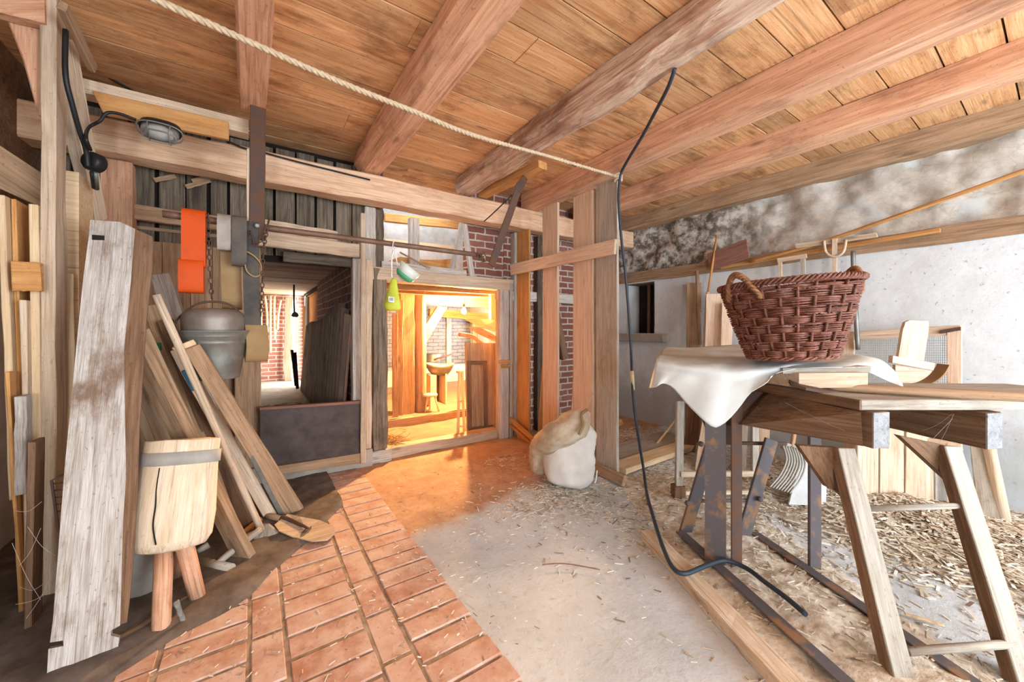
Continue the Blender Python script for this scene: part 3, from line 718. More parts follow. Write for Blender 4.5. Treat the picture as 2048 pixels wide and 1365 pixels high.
t2 = tube('hanging_wire', [U(588, 570, Y=6.4), U(588, 600, Y=6.4), U(589, 632, Y=6.4)], .012, MW['black'], parent=None); T(t2, 'black cord and hook hanging in the corridor', 'cord')
t2 = lathe('hanging_lamp', [(.01, .06), (.035, .04), (.05, 0), (.03, -.02)], U(590, 632, Y=6.4), MW['zinc'], 14); T(t2, 'small metal lamp hanging on the corridor cord', 'lamp')
for k, (a, b) in enumerate([((584, 700), (592, 772)), ((590, 705), (595, 778))]):
    o = tube('dark_pole', [U(*b, Y=6.9), U(*a, Y=6.9)], .022, MW['black'], 8); T(o, ['left dark pole leaning in the corridor', 'right dark pole leaning in the corridor'][k], 'pole', 'dark poles in the corridor')
tufts('straw_heap', 1500, lambda: V((rnd(-.1, .8), rnd(4.3, 6.2), .2 + abs(random.gauss(0, .035)))), MW['hay'], 'straw strewn over the corridor floor', 'straw', (.06, .2), .003)
# dark panel closing the corridor at the bottom, on its sill
t = E('closing_board', V((.45, 3.72, .16)), 'dark brown panel closing the lower part of the corridor opening', 'panel')
pp = [U(a, b, Y=3.72) for a, b in ((521, 934), (727, 906), (728, 806), (520, 820))]
prism('board', pp, (0, .03, 0), MW['panel'], t)
pp2 = [U(a, b, Y=3.71) for a, b in ((519, 821), (729, 807), (729, 802), (519, 816))]
prism('top_edge', pp2, (0, .05, 0), MW['red'], t)
pp2 = [U(a, b, Y=3.705) for a, b in ((728, 906), (732, 906), (732, 803), (728, 803))]
prism('side_edge', pp2, (0, .04, 0), MW['orange'], t)
o = prism('sill_board', [U(a, b, Y=3.70) for a, b in ((548, 952), (730, 926), (730, 906), (540, 936))], (0, .1, 0), MW['tan']); T(o, 'tan sill board below the dark panel', 'board', None, 'thing')
o = box('foundation', (-.2, 3.76, 0), (.95, 3.9, .16), MW['conc']); struct(o)

# ------------------------------------------------------------------ right partition of upright boards
PXX = 2.62
def pboard(y0, y1, zt, mat, label, z0=0.0, g='upright partition boards'):
    o = plank('partition_board', (PXX, (y0 + y1) / 2, z0), (PXX, (y0 + y1) / 2, zt), y1 - y0, .028, (-1, 0, 0), mat, seg=8, jit=.003)
    return T(o, label, 'board', g, 'thing')
pboard(3.50, 3.74, 2.46, MW['orange'], 'far orange lit partition board beside the doorway')  # lamplight beside the doorway painted in as orange wood
pboard(3.00, 3.25, 2.63, MW['part'], 'second pinkish partition board from the doorway')
pboard(2.51, 2.77, 2.61, MW['part'], 'third partition board, right behind the sacks')
pboard(2.22, 2.465, 2.63, MW['dust'], 'widest pale partition board, at the free front end under the rope knot')
o = plank('partition_stud', (2.67, 2.49, 0), (2.67, 2.49, 2.62), .05, .07, (0, -1, 0), MW['tan']); T(o, 'narrow stud behind the widest partition board', 'stud', None, 'thing')
o = prism('partition_rail', [U(a, b, X=2.585) for a, b in ((1023, 530), (1234, 479), (1232, 509), (1025, 551))], (-.028, 0, 0), MW['part']); T(o, 'slanting rail nailed across the partition boards', 'rail', None, 'thing')
for k, (a, b, w) in enumerate([((1018, 838), (1064, 880), 9), ((1013, 846), (1062, 890), 7)]):
    o = plank('low_rail', U(*a, X=2.55), U(*b, X=2.55), .05 - .015 * k, .03, (-1, 0, 0), MW['orange']); T(o, ['upper orange rail low on the partition behind the sacks', 'lower orange rail low on the partition behind the sacks'][k], 'rail', 'low rails of the partition', 'thing')
o = plank('leaning_board', (2.72, 3.34, 0), (2.70, 3.28, 1.2), .16, .02, (-.5, -1, 0), MW['orange'], w1=.05); T(o, 'tapered orange board leaning between the first two partition boards', 'board', None, 'thing')
o = plank('leaning_board', (2.72, 2.82, 0), (2.70, 2.79, 1.35), .16, .02, (-.6, -1, 0), MW['part'], w1=.04); T(o, 'tapered pale board leaning left of the third partition board', 'board', None, 'thing')
o = plank('brace', (3.5, 3.83, .9), (3.1, 3.83, 2.4), .1, .05, (0, -1, 0), MW['brown']); T(o, 'diagonal brown brace on the bricks behind the partition', 'brace', None, 'thing')
o = plank('floor_rail', U(1183, 932, z=.06), U(1246, 962, z=.06), .09, .04, (-.5, -.8, .2), MW['tan']); T(o, 'short board lying at the foot of the widest partition board', 'board', None, 'thing')
# window niche in the stone wall
struct(box('window_1', (XR + .25, WY0 - .1, WZ0 - .1), (XR + .3, WY1 + .1, WZ1 + .1), MW['darkhole']), 'small dark window niche in the stone wall')
for a, b, c_, d in ((WY0 - .1, WY0, WZ0 - .1, WZ1 + .1), (WY1, WY1 + .1, WZ0 - .1, WZ1 + .1)):
    struct(box('window_1', (XR + .01, a, c_), (XR + .27, b, d), MW['plaster']))
struct(box('window_1', (XR + .01, WY0 - .1, WZ0 - .1), (XR + .27, WY1 + .1, WZ0), MW['conc'])); struct(box('window_1', (XR + .01, WY0 - .1, WZ1), (XR + .27, WY1 + .1, WZ1 + .1), MW['brown']))
struct(box('trim_1', (XR - .10, 3.05, 1.13), (XR + .03, 3.86, 1.24), MW['conc'], bev=.01), 'grey stone sill under the small window')
for y in (3.35, 3.46):
    o = plank('window_bar', (XR + .14, y, WZ0), (XR + .14, y, WZ1), .035, .03, (-1, 0, 0), MW['brown']); T(o, 'upright wooden bar in the small window niche, ' + ('right one' if y < 3.4 else 'left one'), 'bar', 'bars of the small window', 'thing')

t = E('small_bulb', U(824, 478, Y=4.4), 'unlit bulb hanging in the opening above the doorway', 'bulb')
lathe('glass', [(.001, -.06), (.026, -.045), (.034, -.015), (.02, .02), (.016, .04)], U(824, 474, Y=4.4), plain('clear glass', (.92, .93, .93), .1, 0, var=.03, bmp=0, trans=.9), 14, t)
lathe('holder', [(.019, .04), (.02, .075), (.006, .09)], U(824, 474, Y=4.4), MW['black'], 12, t)
for k, (a, b, lb) in enumerate([((308, 360), (352, 352), 'upper broken lath on the blackened boards'), ((372, 374), (420, 360), 'lower broken lath on the blackened boards'), ((384, 362), (432, 352), 'right broken lath on the blackened boards')]):
    o = plank('broken_lath', U(*a, Y=3.88), U(*b, Y=3.9), .035, .012, (0, -1, 0), MW['tan'], jit=.003); T(o, lb, 'lath', 'broken laths')
# ------------------------------------------------------------------ left side: posts, slats, tools
def toward(p):
    q = V((-p.x, -p.y, 0)); return q.normalized()
def PK(name, a, ka, b, kb, wa, wb, t, mat, label, cat, group=None, n=None, jit=.003, parent=None, bow=0, kind='thing', seg=8):
    """board seen in the photo from pixel a to pixel b, lying on the given real planes"""
    p0, p1 = U(*a, **ka), U(*b, **kb)
    w0, w1 = wa * p0.dot(FWD) / FPX, wb * p1.dot(FWD) / FPX
    o = plank(name, p0, p1, w0, t, n or toward((p0 + p1) / 2), MW[mat], w1=w1, jit=jit, parent=parent, bow=bow, seg=seg)
    if label: T(o, label, cat, group, kind)
    return o
o = plank('timber_post', (-.807, 2.75, 0), (-.807, 2.75, CE), .05, .13, (0, -1, 0), MW['pale'], seg=12, jit=.004); T(o, 'slim upright post from floor to ceiling at the left', 'post', None, 'thing')
o = prism('knee_brace', [U(a, b, Y=2.80) for a, b in ((10, 30), (30, 18), (94, 40), (94, 232), (76, 232), (45, 120))], (0, .10, 0), MW['beam'], bev=.006); T(o, 'broad curved knee brace left of the slim post', 'brace', None, 'thing')
o = prism('cross_timber', [U(a, b, Y=2.73) for a, b in ((-60, -30), (88, -30), (90, 46), (20, 30), (-60, 8))], (0, .06, 0), MW['beam']); T(o, 'short timber at the ceiling in the upper left corner', 'timber', None, 'thing')
o = prism('brace', [U(a, b, Y=2.90) for a, b in ((-60, 252), (86, 348), (86, 416), (-60, 350))], (0, .06, 0), MW['tan']); T(o, 'slanting brace low on the left of the slim post', 'brace', None, 'thing')
o = plank('diagonal_brace', U(204, 442, X=-.775), U(139, 80, X=-.775), .085, .07, (.9, -.5, 0), MW['pale'], jit=.004, seg=10); T(o, 'long diagonal brace right of the slim post carrying the cables', 'brace', None, 'thing')
o = plank('thin_batten', U(193, 140, X=-.70), U(134, 15, X=-.70), .045, .03, (.6, -.8, 0), MW['tan']); T(o, 'thin batten above the long diagonal brace', 'batten', None, 'thing')
o = prism('lamp_beam', [U(a, b, Y=3.10) for a, b in ((140, 150), (497, 240), (497, 292), (480, 268), (148, 178))][:2] + [U(497, 268, Y=3.10), U(140, 178, Y=3.10)], (0, .10, 0), MW['pale']); T(o, 'pale timber under the narrow beam behind the lamp', 'timber', None, 'thing')
o = prism('lamp_board', [U(a, b, Y=3.06) for a, b in ((183, 180), (457, 243), (458, 279), (206, 226))], (0, .035, 0), MW['orange'], bev=.004); T(o, 'orange board with sloped edges behind the caged lamp', 'board', None, 'thing')
# slats standing edge on
def slat(a, b, wy, th, mat, label, Y=2.75):
    p1 = U(*a, Y=Y); p0 = U(*b, Y=Y); k = (p0.z) / max(.01, p1.z - p0.z); p0 = p0 - (p1 - p0) * k if b[1] > 1090 or p0.z < .35 else p0
    o = plank('standing_slat', p0 + V((0, wy / 2, 0)), p1 + V((0, wy / 2, 0)), wy, th, (1, 0, 0), MW[mat], jit=.004, seg=8)
    return T(o, label, 'slat', 'slats standing at the left wall', 'thing')
slat((9, 389), (34, 1000), .10, .022, 'fresh', 'leftmost tall standing slat', 2.72)
slat((32, 399), (52, 1100), .13, .016, 'orange', 'second standing slat with a knotty orange side', 2.76)
slat((75, 408), (84, 1100), .10, .028, 'fresh', 'standing slat next to the slim post', 2.74)
slat((52, 600), (62, 1100), .10, .02, 'pale', 'lower pale slat behind the nailed block', 2.70)
slat((18, 745), (40, 1130), .06, .012, 'orange', 'low orange slat in front of the leftmost tall slat', 2.66)
slat((52, 792), (52, 990), .06, .035, 'grey', 'short grey slat below the nailed block', 2.62)
slat((70, 885), (64, 1200), .10, .022, 'brown', 'dark short board at the foot of the slim post', 2.50)
o = PK('nailed_block', (22, 552), dict(Y=2.68), (82, 554), dict(Y=2.68), 60, 58, .03, 'orange', 'orange block nailed across the standing slats', 'block', n=(0, -1, 0))
o = box('sawn_beam', (-.825, 2.98, 0), (-.765, 3.2, 2.14), MW['fresh']); T(o, 'bright sawn beam standing right of the slim post', 'beam', None, 'thing')
o = PK('tapered_board', (134, 1150), dict(Y=2.86), (131, 546), dict(Y=2.92), 34, 20, .05, 'fresh', 'pale tapered board in front of the bright sawn beam', 'board')
o = box('trough', (-1.19, 1.5, 0), (-.895, 2.48, .58), MW['conc'], bev=.012); T(o, 'grey concrete trough in the lower left corner', 'trough')
t = E('wire_rack', U(112, 1060, Y=2.45), 'rusty wire rack leaning behind the big weathered board', 'rack')
tube('frame', [U(130, 948, Y=2.45), U(103, 962, Y=2.45), U(117, 1062, Y=2.45), U(135, 1080, Y=2.45)], .005, MW['iron'], 6, parent=t, sm=False)
for k in range(5): tube('wire', [U(106 + k, 968 + k * 14, Y=2.46), U(128, 966 + k * 14, Y=2.46)], .003, MW['iron'], 5, parent=t, sm=False)
# cobwebs are left to the dark corner; cables on the brace
o = tube('black_cable', [U(131, 60, X=-.73), U(131, 150, X=-.73), U(146, 215, X=-.72), U(160, 265, X=-.715), U(172, 300, X=-.71), U(176, 335, X=-.71)], .011, MW['black']); T(o, 'thick black cable running down the diagonal brace', 'cable')
o = tube('lamp_cable', [U(181, 300, X=-.69), U(172, 275, X=-.69), U(178, 255, Y=3.02), U(200, 242, Y=3.02), U(214, 226, Y=3.02), U(240, 228, Y=3.02), U(272, 240, Y=3.03)], .008, MW['black']); T(o, 'thin black cable looping from the junction box to the caged lamp', 'cable')
t = E('junction_box', U(189, 320, X=-.69), 'round dirty black junction box on the diagonal brace', 'switch')
JM = Matrix((RGT, UP, -FWD)).transposed().to_4x4(); JM.translation = U(189, 325, X=-.70)
lathe('housing', [(.04, -.03), (.05, -.02), (.05, .02), (.042, .03), (.015, .035)], None, MW['black'], 20, t, JM)
tube('conduit', [U(190, 344, X=-.70), U(193, 378, X=-.72)], .012, MW['zinc'], 8, parent=t)
tube('conduit', [U(183, 344, X=-.70), U(187, 376, X=-.72)], .008, MW['black'], 8, parent=t)
o = tube('header_cable', [U(196, 140, Y=3.5), U(240, 168, Y=3.55), U(460, 285, Y=3.57), U(530, 306, Y=3.57), U(600, 325, Y=3.58), U(740, 360, Y=3.585)], .007, MW['black']); T(o, 'black cable lying along the front of the header beam', 'cable')
# caged bulkhead lamp
t = E('caged_lamp', U(320, 262, Y=3.0), 'caged oval bulkhead lamp below the orange board', 'lamp')
LC = U(321, 262, Y=2.99); LX = V((1, 0, -.02)).normalized(); LY = V((0, -.62, -.78)); LZ = LX.cross(LY).normalized()
def oval(a, b, off, sag=0, n=24): return [LC + LX * math.copysign(abs(math.cos(q)) ** .7, math.cos(q)) * a + LZ * math.copysign(abs(math.sin(q)) ** .8, math.sin(q)) * b + LY * off for q in (2 * math.pi * k / n for k in range(n))]
def loft(name, rings, mat, par, sm=True):
    n = len(rings[0]); vs = [p for r_ in rings for p in r_]; fs = []
    for i in range(len(rings) - 1):
        for k in range(n): fs.append((i * n + k, i * n + (k + 1) % n, (i + 1) * n + (k + 1) % n, (i + 1) * n + k))
    fs += [tuple(range(n)), tuple(range((len(rings) - 1) * n, len(rings) * n))]
    return mesh(name, vs, fs, mat, par, sm)
glass = plain('lamp glass', (.9, .9, .88), .12, 0, var=.05, bmp=0, trans=.85)
loft('base', [oval(.092, .048, -.045), oval(.096, .051, -.02), oval(.093, .048, -.004)], MW['black'], t)
loft('glass', [oval(.086, .043, -.002), oval(.083, .04, .03), oval(.066, .028, .056)], glass, t)
lathe('bulb', [(.001, -.055), (.026, -.04), (.034, 0), (.024, .03), (.016, .05)], None, MW['white'], 14, t, Matrix((LZ, LY, LX)).transposed().to_4x4() @ Matrix.Translation((0, 0, 0)) if False else (lambda M: (setattr(M, 'translation', LC + LY * .022), M)[1])(Matrix((LZ, LY, LX)).transposed().to_4x4()))
cage = t
cage = tube('cage_ring', oval(.102, .056, .012), .004, MW['zinc'], 6, k=2, closed=True, parent=t)
tube('cage_ring', oval(.075, .037, .064), .0035, MW['zinc'], 6, k=2, closed=True, parent=cage)
for s in (-.5, .5):
    tube('cage_wire', [LC + LX * .10 * s + LZ * .055 + LY * .012, LC + LX * .09 * s + LZ * .036 + LY * .062, LC + LX * .09 * s - LZ * .036 + LY * .062, LC + LX * .10 * s - LZ * .055 + LY * .012], .0035, MW['zinc'], 6, parent=cage)
# iron straps and steel pipe
t = E('iron_strap', U(512, 480, Y=2.97), 'vertical iron strap hanging from the narrow ceiling beam', 'strap')
plank('bar', U(514, 480, Y=2.97), U(516, 212, Y=2.97), .085, .012, (0, -1, 0), MW['iron'], jit=.002, parent=t)
plank('backing_board', U(511, 470, Y=2.985), U(511, 300, Y=2.985), .095, .03, (0, -1, 0), MW['pale'], jit=.002, parent=t)
lathe('bolt', [(.016, 0), (.016, .012), (.008, .016)], None, MW['zinc'], 8, t, (lambda M: (setattr(M, 'translation', U(514, 452, Y=2.957)), M)[1])(Matrix(((1, 0, 0), (0, 0, -1), (0, 1, 0))).to_4x4()))
t = E('iron_strap', U(985, 528, Y=2.95), 'slanting iron strap hanging from the plank under the worm eaten beam', 'strap')
plank('bar', U(983, 532, Y=2.93), U(1040, 372, Y=2.85), .07, .012, (0, -1, -.1), MW['iron'], jit=.003, parent=t)
plank('hook', U(1036, 380, Y=2.85), U(1052, 354, Y=2.85), .09, .014, (0, -1, 0), MW['iron'], w1=.06, jit=.004, parent=t)
o = tube('steel_pipe', [U(325, 428, Y=2.98), U(550, 458, Y=3.0), U(962, 511, Y=2.98)], .021, MW['pipe'], 12); T(o, 'brown steel pipe slung across between the two iron straps', 'pipe')
t = E('wire_knot', U(970, 515, Y=2.95), 'tangle of old wire at the right end of the steel pipe', 'wire')
for k in range(7):
    c = U(968, 512, Y=2.95); tube('wire', [c + V((rnd(-.08, .04), rnd(-.03, .03), rnd(-.05, .04))) for _ in range(5)], .003, MW['pipe'], 5, parent=t)
o = tube('wire_stub', [U(968, 443, Y=3.57), U(985, 428, Y=3.4), U(1010, 404, Y=3.1), U(1024, 390, Y=2.86)], .006, MW['black']); T(o, 'black wire running from the slanting strap to the header beam', 'wire')
# chains
def chain(pts, label, r=.0035, L=.028):
    p = spline(pts, 10); out = [p[0]]; acc = 0
    for a, b in zip(p, p[1:]):
        acc += (b - a).length
        if acc >= L * .78: out.append(b); acc = 0
    parts = []
    for i, (a, b) in enumerate(zip(out, out[1:])):
        x = (b - a).normalized(); s = V((1, .3, 0)) if i % 2 else V((-.3, 1, 0)); s = (s - x * s.dot(x)).normalized(); c = (a + b) / 2
        loop = [c + x * math.cos(q) * L * .62 + s * math.sin(q) * L * .36 for q in (2 * math.pi * k / 10 for k in range(10))]
        parts.append(tube_data(loop, r, 5, True))
    return T(multi('chain', parts, MW['iron'], None, True), label, 'chain', 'rusty chains on the steel pipe')
chain([U(416, 428, Y=2.95), U(418, 500, Y=2.95), U(424, 603, Y=2.95)], 'rusty chain the bucket hangs on, beside the orange strap')
chain([U(500, 462, Y=2.94), U(512, 492, Y=2.92), U(536, 455, Y=2.93)], 'short rusty chain looped under the vertical iron strap')
chain([U(538, 440, Y=2.94), U(527, 500, Y=2.93), U(525, 560, Y=2.93), U(521, 634, Y=2.93)], 'long rusty chain hanging in front of the corridor opening')
# straps and belts on the pipe
t = E('webbing_strap', U(388, 580, Y=2.96), 'folded bright orange webbing strap hung over the steel pipe', 'strap')
YZ = lambda x, pts: [V((x, a, b)) for a, b in pts]
ribbon('fold', YZ(-.345, [(2.935, 1.99), (2.965, 2.018), (3.0, 2.005), (3.01, 1.9), (3.0, 1.76), (2.975, 1.69), (2.945, 1.685), (2.93, 1.75), (2.93, 1.88)]), (.112, 0, 0), .012, MW['orangeweb'], t, True)
ribbon('fold', YZ(-.357, [(2.925, 1.70), (2.96, 1.715), (2.995, 1.69), (3.0, 1.60), (2.985, 1.535), (2.955, 1.525), (2.928, 1.54), (2.918, 1.62)]), (.115, 0, 0), .012, MW['orangeweb'], t, True)
o = ribbon('flat_hose', YZ(-.178, [(2.92, 1.98), (2.955, 2.012), (2.99, 2.0), (3.02, 1.93), (3.0, 1.84), (2.96, 1.80), (2.93, 1.81), (2.91, 1.89)]), (.068, 0, 0), .01, MW['belt2'], None, True); T(o, 'pale flat hose rolled over the steel pipe', 'hose')
t = E('canvas_belt', U(478, 560, Y=2.96), 'grey canvas belt looped over the steel pipe left of the iron strap', 'belt')
ribbon('fold', YZ(-.107, [(2.92, 1.98), (2.955, 2.014), (2.995, 2.0), (3.02, 1.85), (2.995, 1.73), (2.95, 1.705), (2.92, 1.74), (2.91, 1.86)]), (.078, 0, 0), .008, MW['belt'], t, True)
ribbon('curl', [V((-.04 + a, 2.93, b)) for a, b in ((0, 1.80), (.05, 1.77), (.085, 1.72), (.085, 1.66), (.05, 1.64), (.012, 1.67), (0, 1.73))], (0, .05, 0), .007, MW['leather'], t, False)
t = E('drive_belt', U(505, 725, Y=2.94), 'long drive belt hanging down with a tan leather end loop', 'belt')
ribbon('belt', [V((-.055, 2.985, 2.0)), V((-.05, 2.965, 1.7)), V((-.045, 2.95, 1.45)), V((-.035, 2.945, 1.27))], (.085, -.02, 0), .007, MW['belt'], t)
ribbon('end_loop', [V((-.038, 2.935, 1.33)), V((-.03, 2.92, 1.2)), V((-.034, 2.935, 1.115)), V((-.04, 2.975, 1.1)), V((-.05, 3.0, 1.17)), V((-.05, 2.985, 1.32))], (.118, -.02, 0), .007, MW['leather'], t)
o = ribbon('leather_belt', [V((-.17, 3.02, 2.0)), V((-.165, 3.03, 1.65)), V((-.16, 3.02, 1.50)), V((-.16, 3.06, 1.44)), V((-.165, 3.10, 1.5)), V((-.17, 3.08, 2.0))], (.105, 0, 0), .006, MW['leather'], None); T(o, 'brown leather belt hanging behind the bucket chain', 'belt')
# bucket with an upturned pot in it
bc = U(428, 757, Y=2.96); t = E('zinc_bucket', bc, 'dull zinc bucket hanging by its handle from the chain', 'bucket')
bz = bc.z; rim = U(428, 662, Y=2.96).z - bz
lathe('body', [(.128, 0), (.13, .004), (.150, rim * .45), (.158, rim * .72), (.162, rim * .73), (.163, rim * .80), (.159, rim * .81), (.182, rim - .006), (.188, rim), (.184, rim + .003), (.178, rim), (.155, rim * .7), (.124, .01), (.001, .01)], bc, MW['zinc'], 40, t)
rz = bz + rim
tube('handle', [V((bc.x - .19, bc.y, rz - .01)), V((bc.x - .175, bc.y, rz + .06)), V((bc.x - .09, bc.y, rz + .155)), V((bc.x + .0, bc.y, rz + .178)), V((bc.x + .09, bc.y, rz + .155)), V((bc.x + .175, bc.y, rz + .05)), V((bc.x + .19, bc.y, rz - .01))], .006, MW['iron'], 8, parent=t)
o = lathe('upturned_pot', [(.152, -.09), (.155, -.01), (.158, .07), (.150, .105), (.125, .128), (.07, .136), (.001, .138)], V((bc.x, bc.y, rz)), MW['alu'], 36); T(o, 'grey upturned pot sitting in the hanging bucket', 'pot')
# goggles and bag on the pipe
t = E('string_loop', U(787, 500, Y=2.96), 'white string looped over the steel pipe', 'string')
sl = [U(783, 555, Y=2.95), U(785, 500, Y=2.95), U(787, 482, Y=2.97), U(790, 500, Y=2.99), U(795, 530, Y=2.98)]
tube('cord', sl, .004, MW['white'], 6, parent=t); tube('cord', [U(784, 556, Y=2.95), U(783, 520, Y=2.95), U(789, 500, Y=2.94), U(795, 535, Y=2.95)], .004, MW['white'], 6, parent=t)
clear = plain('milky plastic', (.80, .86, .80), .2, 0, var=.08, bmp=0, alpha=.75)
t = E('plastic_scoop', U(808, 545, Y=2.95), 'clear plastic cup with a green edge tied to the string', 'cup')
SM = Matrix((RGT, FWD, UP)).transposed().to_4x4(); SM.translation = U(806, 556, Y=2.95); SM = SM @ Matrix.Rotation(R(38), 4, 'Y') @ Matrix.Scale(1, 4)
scoop = lathe('bowl', [(.015, -.02), (.055, 0), (.082, .05), (.09, .10), (.087, .10), (.078, .052), (.05, .006), (.012, -.014)], None, clear, 24, t, SM)
lathe('green_band', [(.055, -.004), (.075, .018), (.079, .035), (.073, .032), (.052, .004)], None, MW['teal'], 24, scoop, SM)
t = E('seed_bag', U(786, 622, Y=2.95), 'slim yellow green bag hanging from the string', 'bag')
bp = [U(788, 556, Y=2.95), U(786, 580, Y=2.95), U(785, 604, Y=2.95), U(786, 622, Y=2.95)]
loft('body', [[p_ + RGT * w * math.cos(q) + FWD * w * .45 * math.sin(q) for q in (2 * math.pi * k / 20 for k in range(20))] for p_, w in zip(spline(bp, 3), (.012, .024, .032, .040, .047, .054, .062, .066, .062, .045))], MW['yellow'], t)
bl = lambda u, v: U(u, v, Y=2.895)
lab = prism('label', [bl(777, 604), bl(789, 606), bl(789, 595), bl(777, 593)], (0, .002, 0), MW['white'], t)
for k in range(5): prism('barcode_bar', [bl(779 + k * 1.5, 602), bl(779.7 + k * 1.5, 602), bl(779.7 + k * 1.5, 596), bl(779 + k * 1.5, 596)], (0, -.001, 0), MW['black'], lab)
# the big weathered board
def Upl(u, v, p, n):
    r = FWD * FPX + RGT * (u - CX) + UP * (HY - v); o_ = V((0, 0, H)); return o_ + r * ((p - o_).dot(n) / r.dot(n))
bp0 = V((-.5, 2.12, 0)); bn = V((.08, -1, .34)).normalized()
q = lambda u, v: Upl(u, v, bp0, bn)
t = E('weathered_board', V((-.52, 2.12, 0)), 'big split weathered board leaning in front at the left', 'board', None, 'thing')
face = [(92, 1372), (234, 1318), (238, 1276), (222, 1272), (222, 1262), (240, 1252), (246, 1050), (252, 950), (248, 700), (262, 560), (270, 458), (240, 444), (180, 440), (178, 470), (166, 560), (152, 700), (128, 950), (106, 1240), (100, 1286), (126, 1282), (127, 1293), (97, 1299)]
xa = (q(250, 440) - q(165, 1340)).normalized(); BM = Matrix((xa, bn.cross(xa), bn)).transposed().to_4x4(); BM.translation = q(190, 900)
prism('face', [q(*a) for a in face], -bn * .035, MW['big'], t, M=BM)
edge = [(q(a, b), q(c_, d) - bn * .02, q(c_, d) - bn * .035) for a, b, c_, d in ((270, 458, 304, 470), (266, 500, 306, 486), (262, 560, 304, 530), (255, 630, 292, 640), (248, 700, 284, 760), (250, 800, 278, 860), (252, 950, 274, 980), (246, 1050, 268, 1090), (242, 1180, 258, 1200), (240, 1250, 252, 1248))]
vs, fs = [], []
for a, b, c_ in edge: vs += [a, b, c_, a - bn * .035]
for i in range(len(edge) - 1):
    for k in range(4): fs.append((4 * i + k, 4 * i + (k + 1) % 4, 4 * i + 4 + (k + 1) % 4, 4 * i + 4 + k))
fs += [(0, 1, 2, 3), tuple(4 * (len(edge) - 1) + k for k in range(4))]
mesh('waney_edge', vs, fs, MW['brown'], t, M=BM)
prism('slot', [q(a, b) + bn * .002 for a, b in ((184, 470), (209, 472), (209, 481), (184, 480))], -bn * .003, MW['darkhole'], t)
# chopping block stool, leaning back a little
sc = U(337, 1092, d=1.80); t = E('block_stool', V((sc.x, sc.y, 0)), 'chopping block of one log on round legs with an iron band', 'stool')
ZT = (UP + FWD * .22 + RGT * -.04).normalized(); XT = (RGT - ZT * RGT.dot(ZT) + UP * .05).normalized(); YT = ZT.cross(XT).normalized(); XT = YT.cross(ZT)
BMx = Matrix((XT, YT, ZT)).transposed().to_4x4(); BMx.translation = sc
hgt = .485
def blk(name, prof, mat, ry=.8, amp=.006):
    vs, fs = [], []; n = 44
    for r_, z_ in prof:
        for k in range(n):
            q_ = 2 * math.pi * k / n; e = 1 + .05 * math.sin(3 * q_ + 1) + noise.noise(V((math.cos(q_) * 2, math.sin(q_) * 2, z_ * 5))) * .03
            vs.append(BMx @ V((r_ * e * math.cos(q_), r_ * ry * e * math.sin(q_), z_ + noise.noise(V((math.cos(q_) * 3, math.sin(q_) * 3, z_))) * amp)))
    for i in range(len(prof) - 1):
        for k in range(n):
            a = i * n + k; b = i * n + (k + 1) % n; fs.append((a, b, b + n, a + n))
    fs += [tuple(range(n - 1, -1, -1)), tuple(range((len(prof) - 1) * n, len(prof) * n))]
    MM = BMx @ Matrix.Rotation(R(-90), 4, 'Y')
    return mesh(name, vs, fs, mat, t, True, MM)
MW['block'] = wood('peeled log', (.66, .50, .32), (.82, .70, .54), (.30, .20, .12), .35, .9, var=.1, knots=.2)
blk('log', [(.10, -.012), (.15, .004), (.167, .04), (.170, .14), (.166, .25), (.158, .36), (.153, .44), (.152, hgt - .004), (.148, hgt)], MW['block'])
tube('crack', [*[BMx @ V((r_ * math.cos(R(a_)), .8 * r_ * math.sin(R(a_)), z_)) for r_, a_, z_ in ((.160, -84, .365), (.166, -83, .28), (.170, -80, .2), (.172, -79, .12), (.168, -72, .04))]], .003, MW['darkhole'], 5, parent=t)
vsb = [(.160, .372), (.165, .373), (.163, .43), (.158, .431)]
blk('iron_band', vsb, MW['bone'], .8, 0)
for (u, v), (a, b), hz in (((322, 1272), (327, 1098), 1), ((397, 1203), (366, 1092), 1)):
    f0 = U(u, v, z=0); f1 = U(a, b, d=1.78); tube('leg', [f0, f1 + ZT * .02], .032, MW['beam'], 12, parent=t, r1=.036)
tube('leg', [V((-.33, 2.62, 0)), sc + YT * .08], .028, MW['beam'], 12, parent=t)
# leaning boards and tools
GL = 'boards leaning behind the chopping block'
PK('leaning_board', (484, 1122), dict(z=.01), (262, 690), dict(Y=2.72), 40, 40, .045, 'tan', 'thick grooved board leaning with its foot by the shovel', 'board', GL, n=V((-.75, -.65, .1)))
PK('leaning_board', (497, 1112), dict(z=.01), (288, 660), dict(Y=2.76), 18, 16, .035, 'tan', 'narrow tan board lying along the thick grooved board', 'board', GL)
PK('leaning_board', (590, 1028), dict(z=.01), (384, 695), dict(Y=2.72), 34, 26, .04, 'tan', 'rightmost leaning board in front of the dark panel', 'board', GL)
PK('leaning_board', (545, 1040), dict(z=.01), (352, 700), dict(Y=2.88), 22, 20, .03, 'pale', 'pale board leaning left of the rightmost one', 'board', GL)
PK('leaning_rod', (566, 1036), dict(z=.01), (418, 752), dict(Y=2.78), 8, 8, .012, 'zinc', 'blue grey metal strip between the two right boards', 'strip', None)
PK('leaning_board', (470, 1075), dict(z=.01), (300, 610), dict(Y=3.12), 24, 24, .03, 'tan', 'tan board leaning behind the hoe handle', 'board', GL)
PK('leaning_board', (498, 1060), dict(z=.01), (330, 640), dict(Y=3.05), 24, 24, .03, 'brown', 'dark brown board leaning deep behind the hoe handle', 'board', GL)
PK('leaning_board', (520, 1005), dict(z=.01), (372, 742), dict(Y=2.85), 16, 16, .02, 'blue', 'blue painted board in the shade behind the tools', 'board', GL)
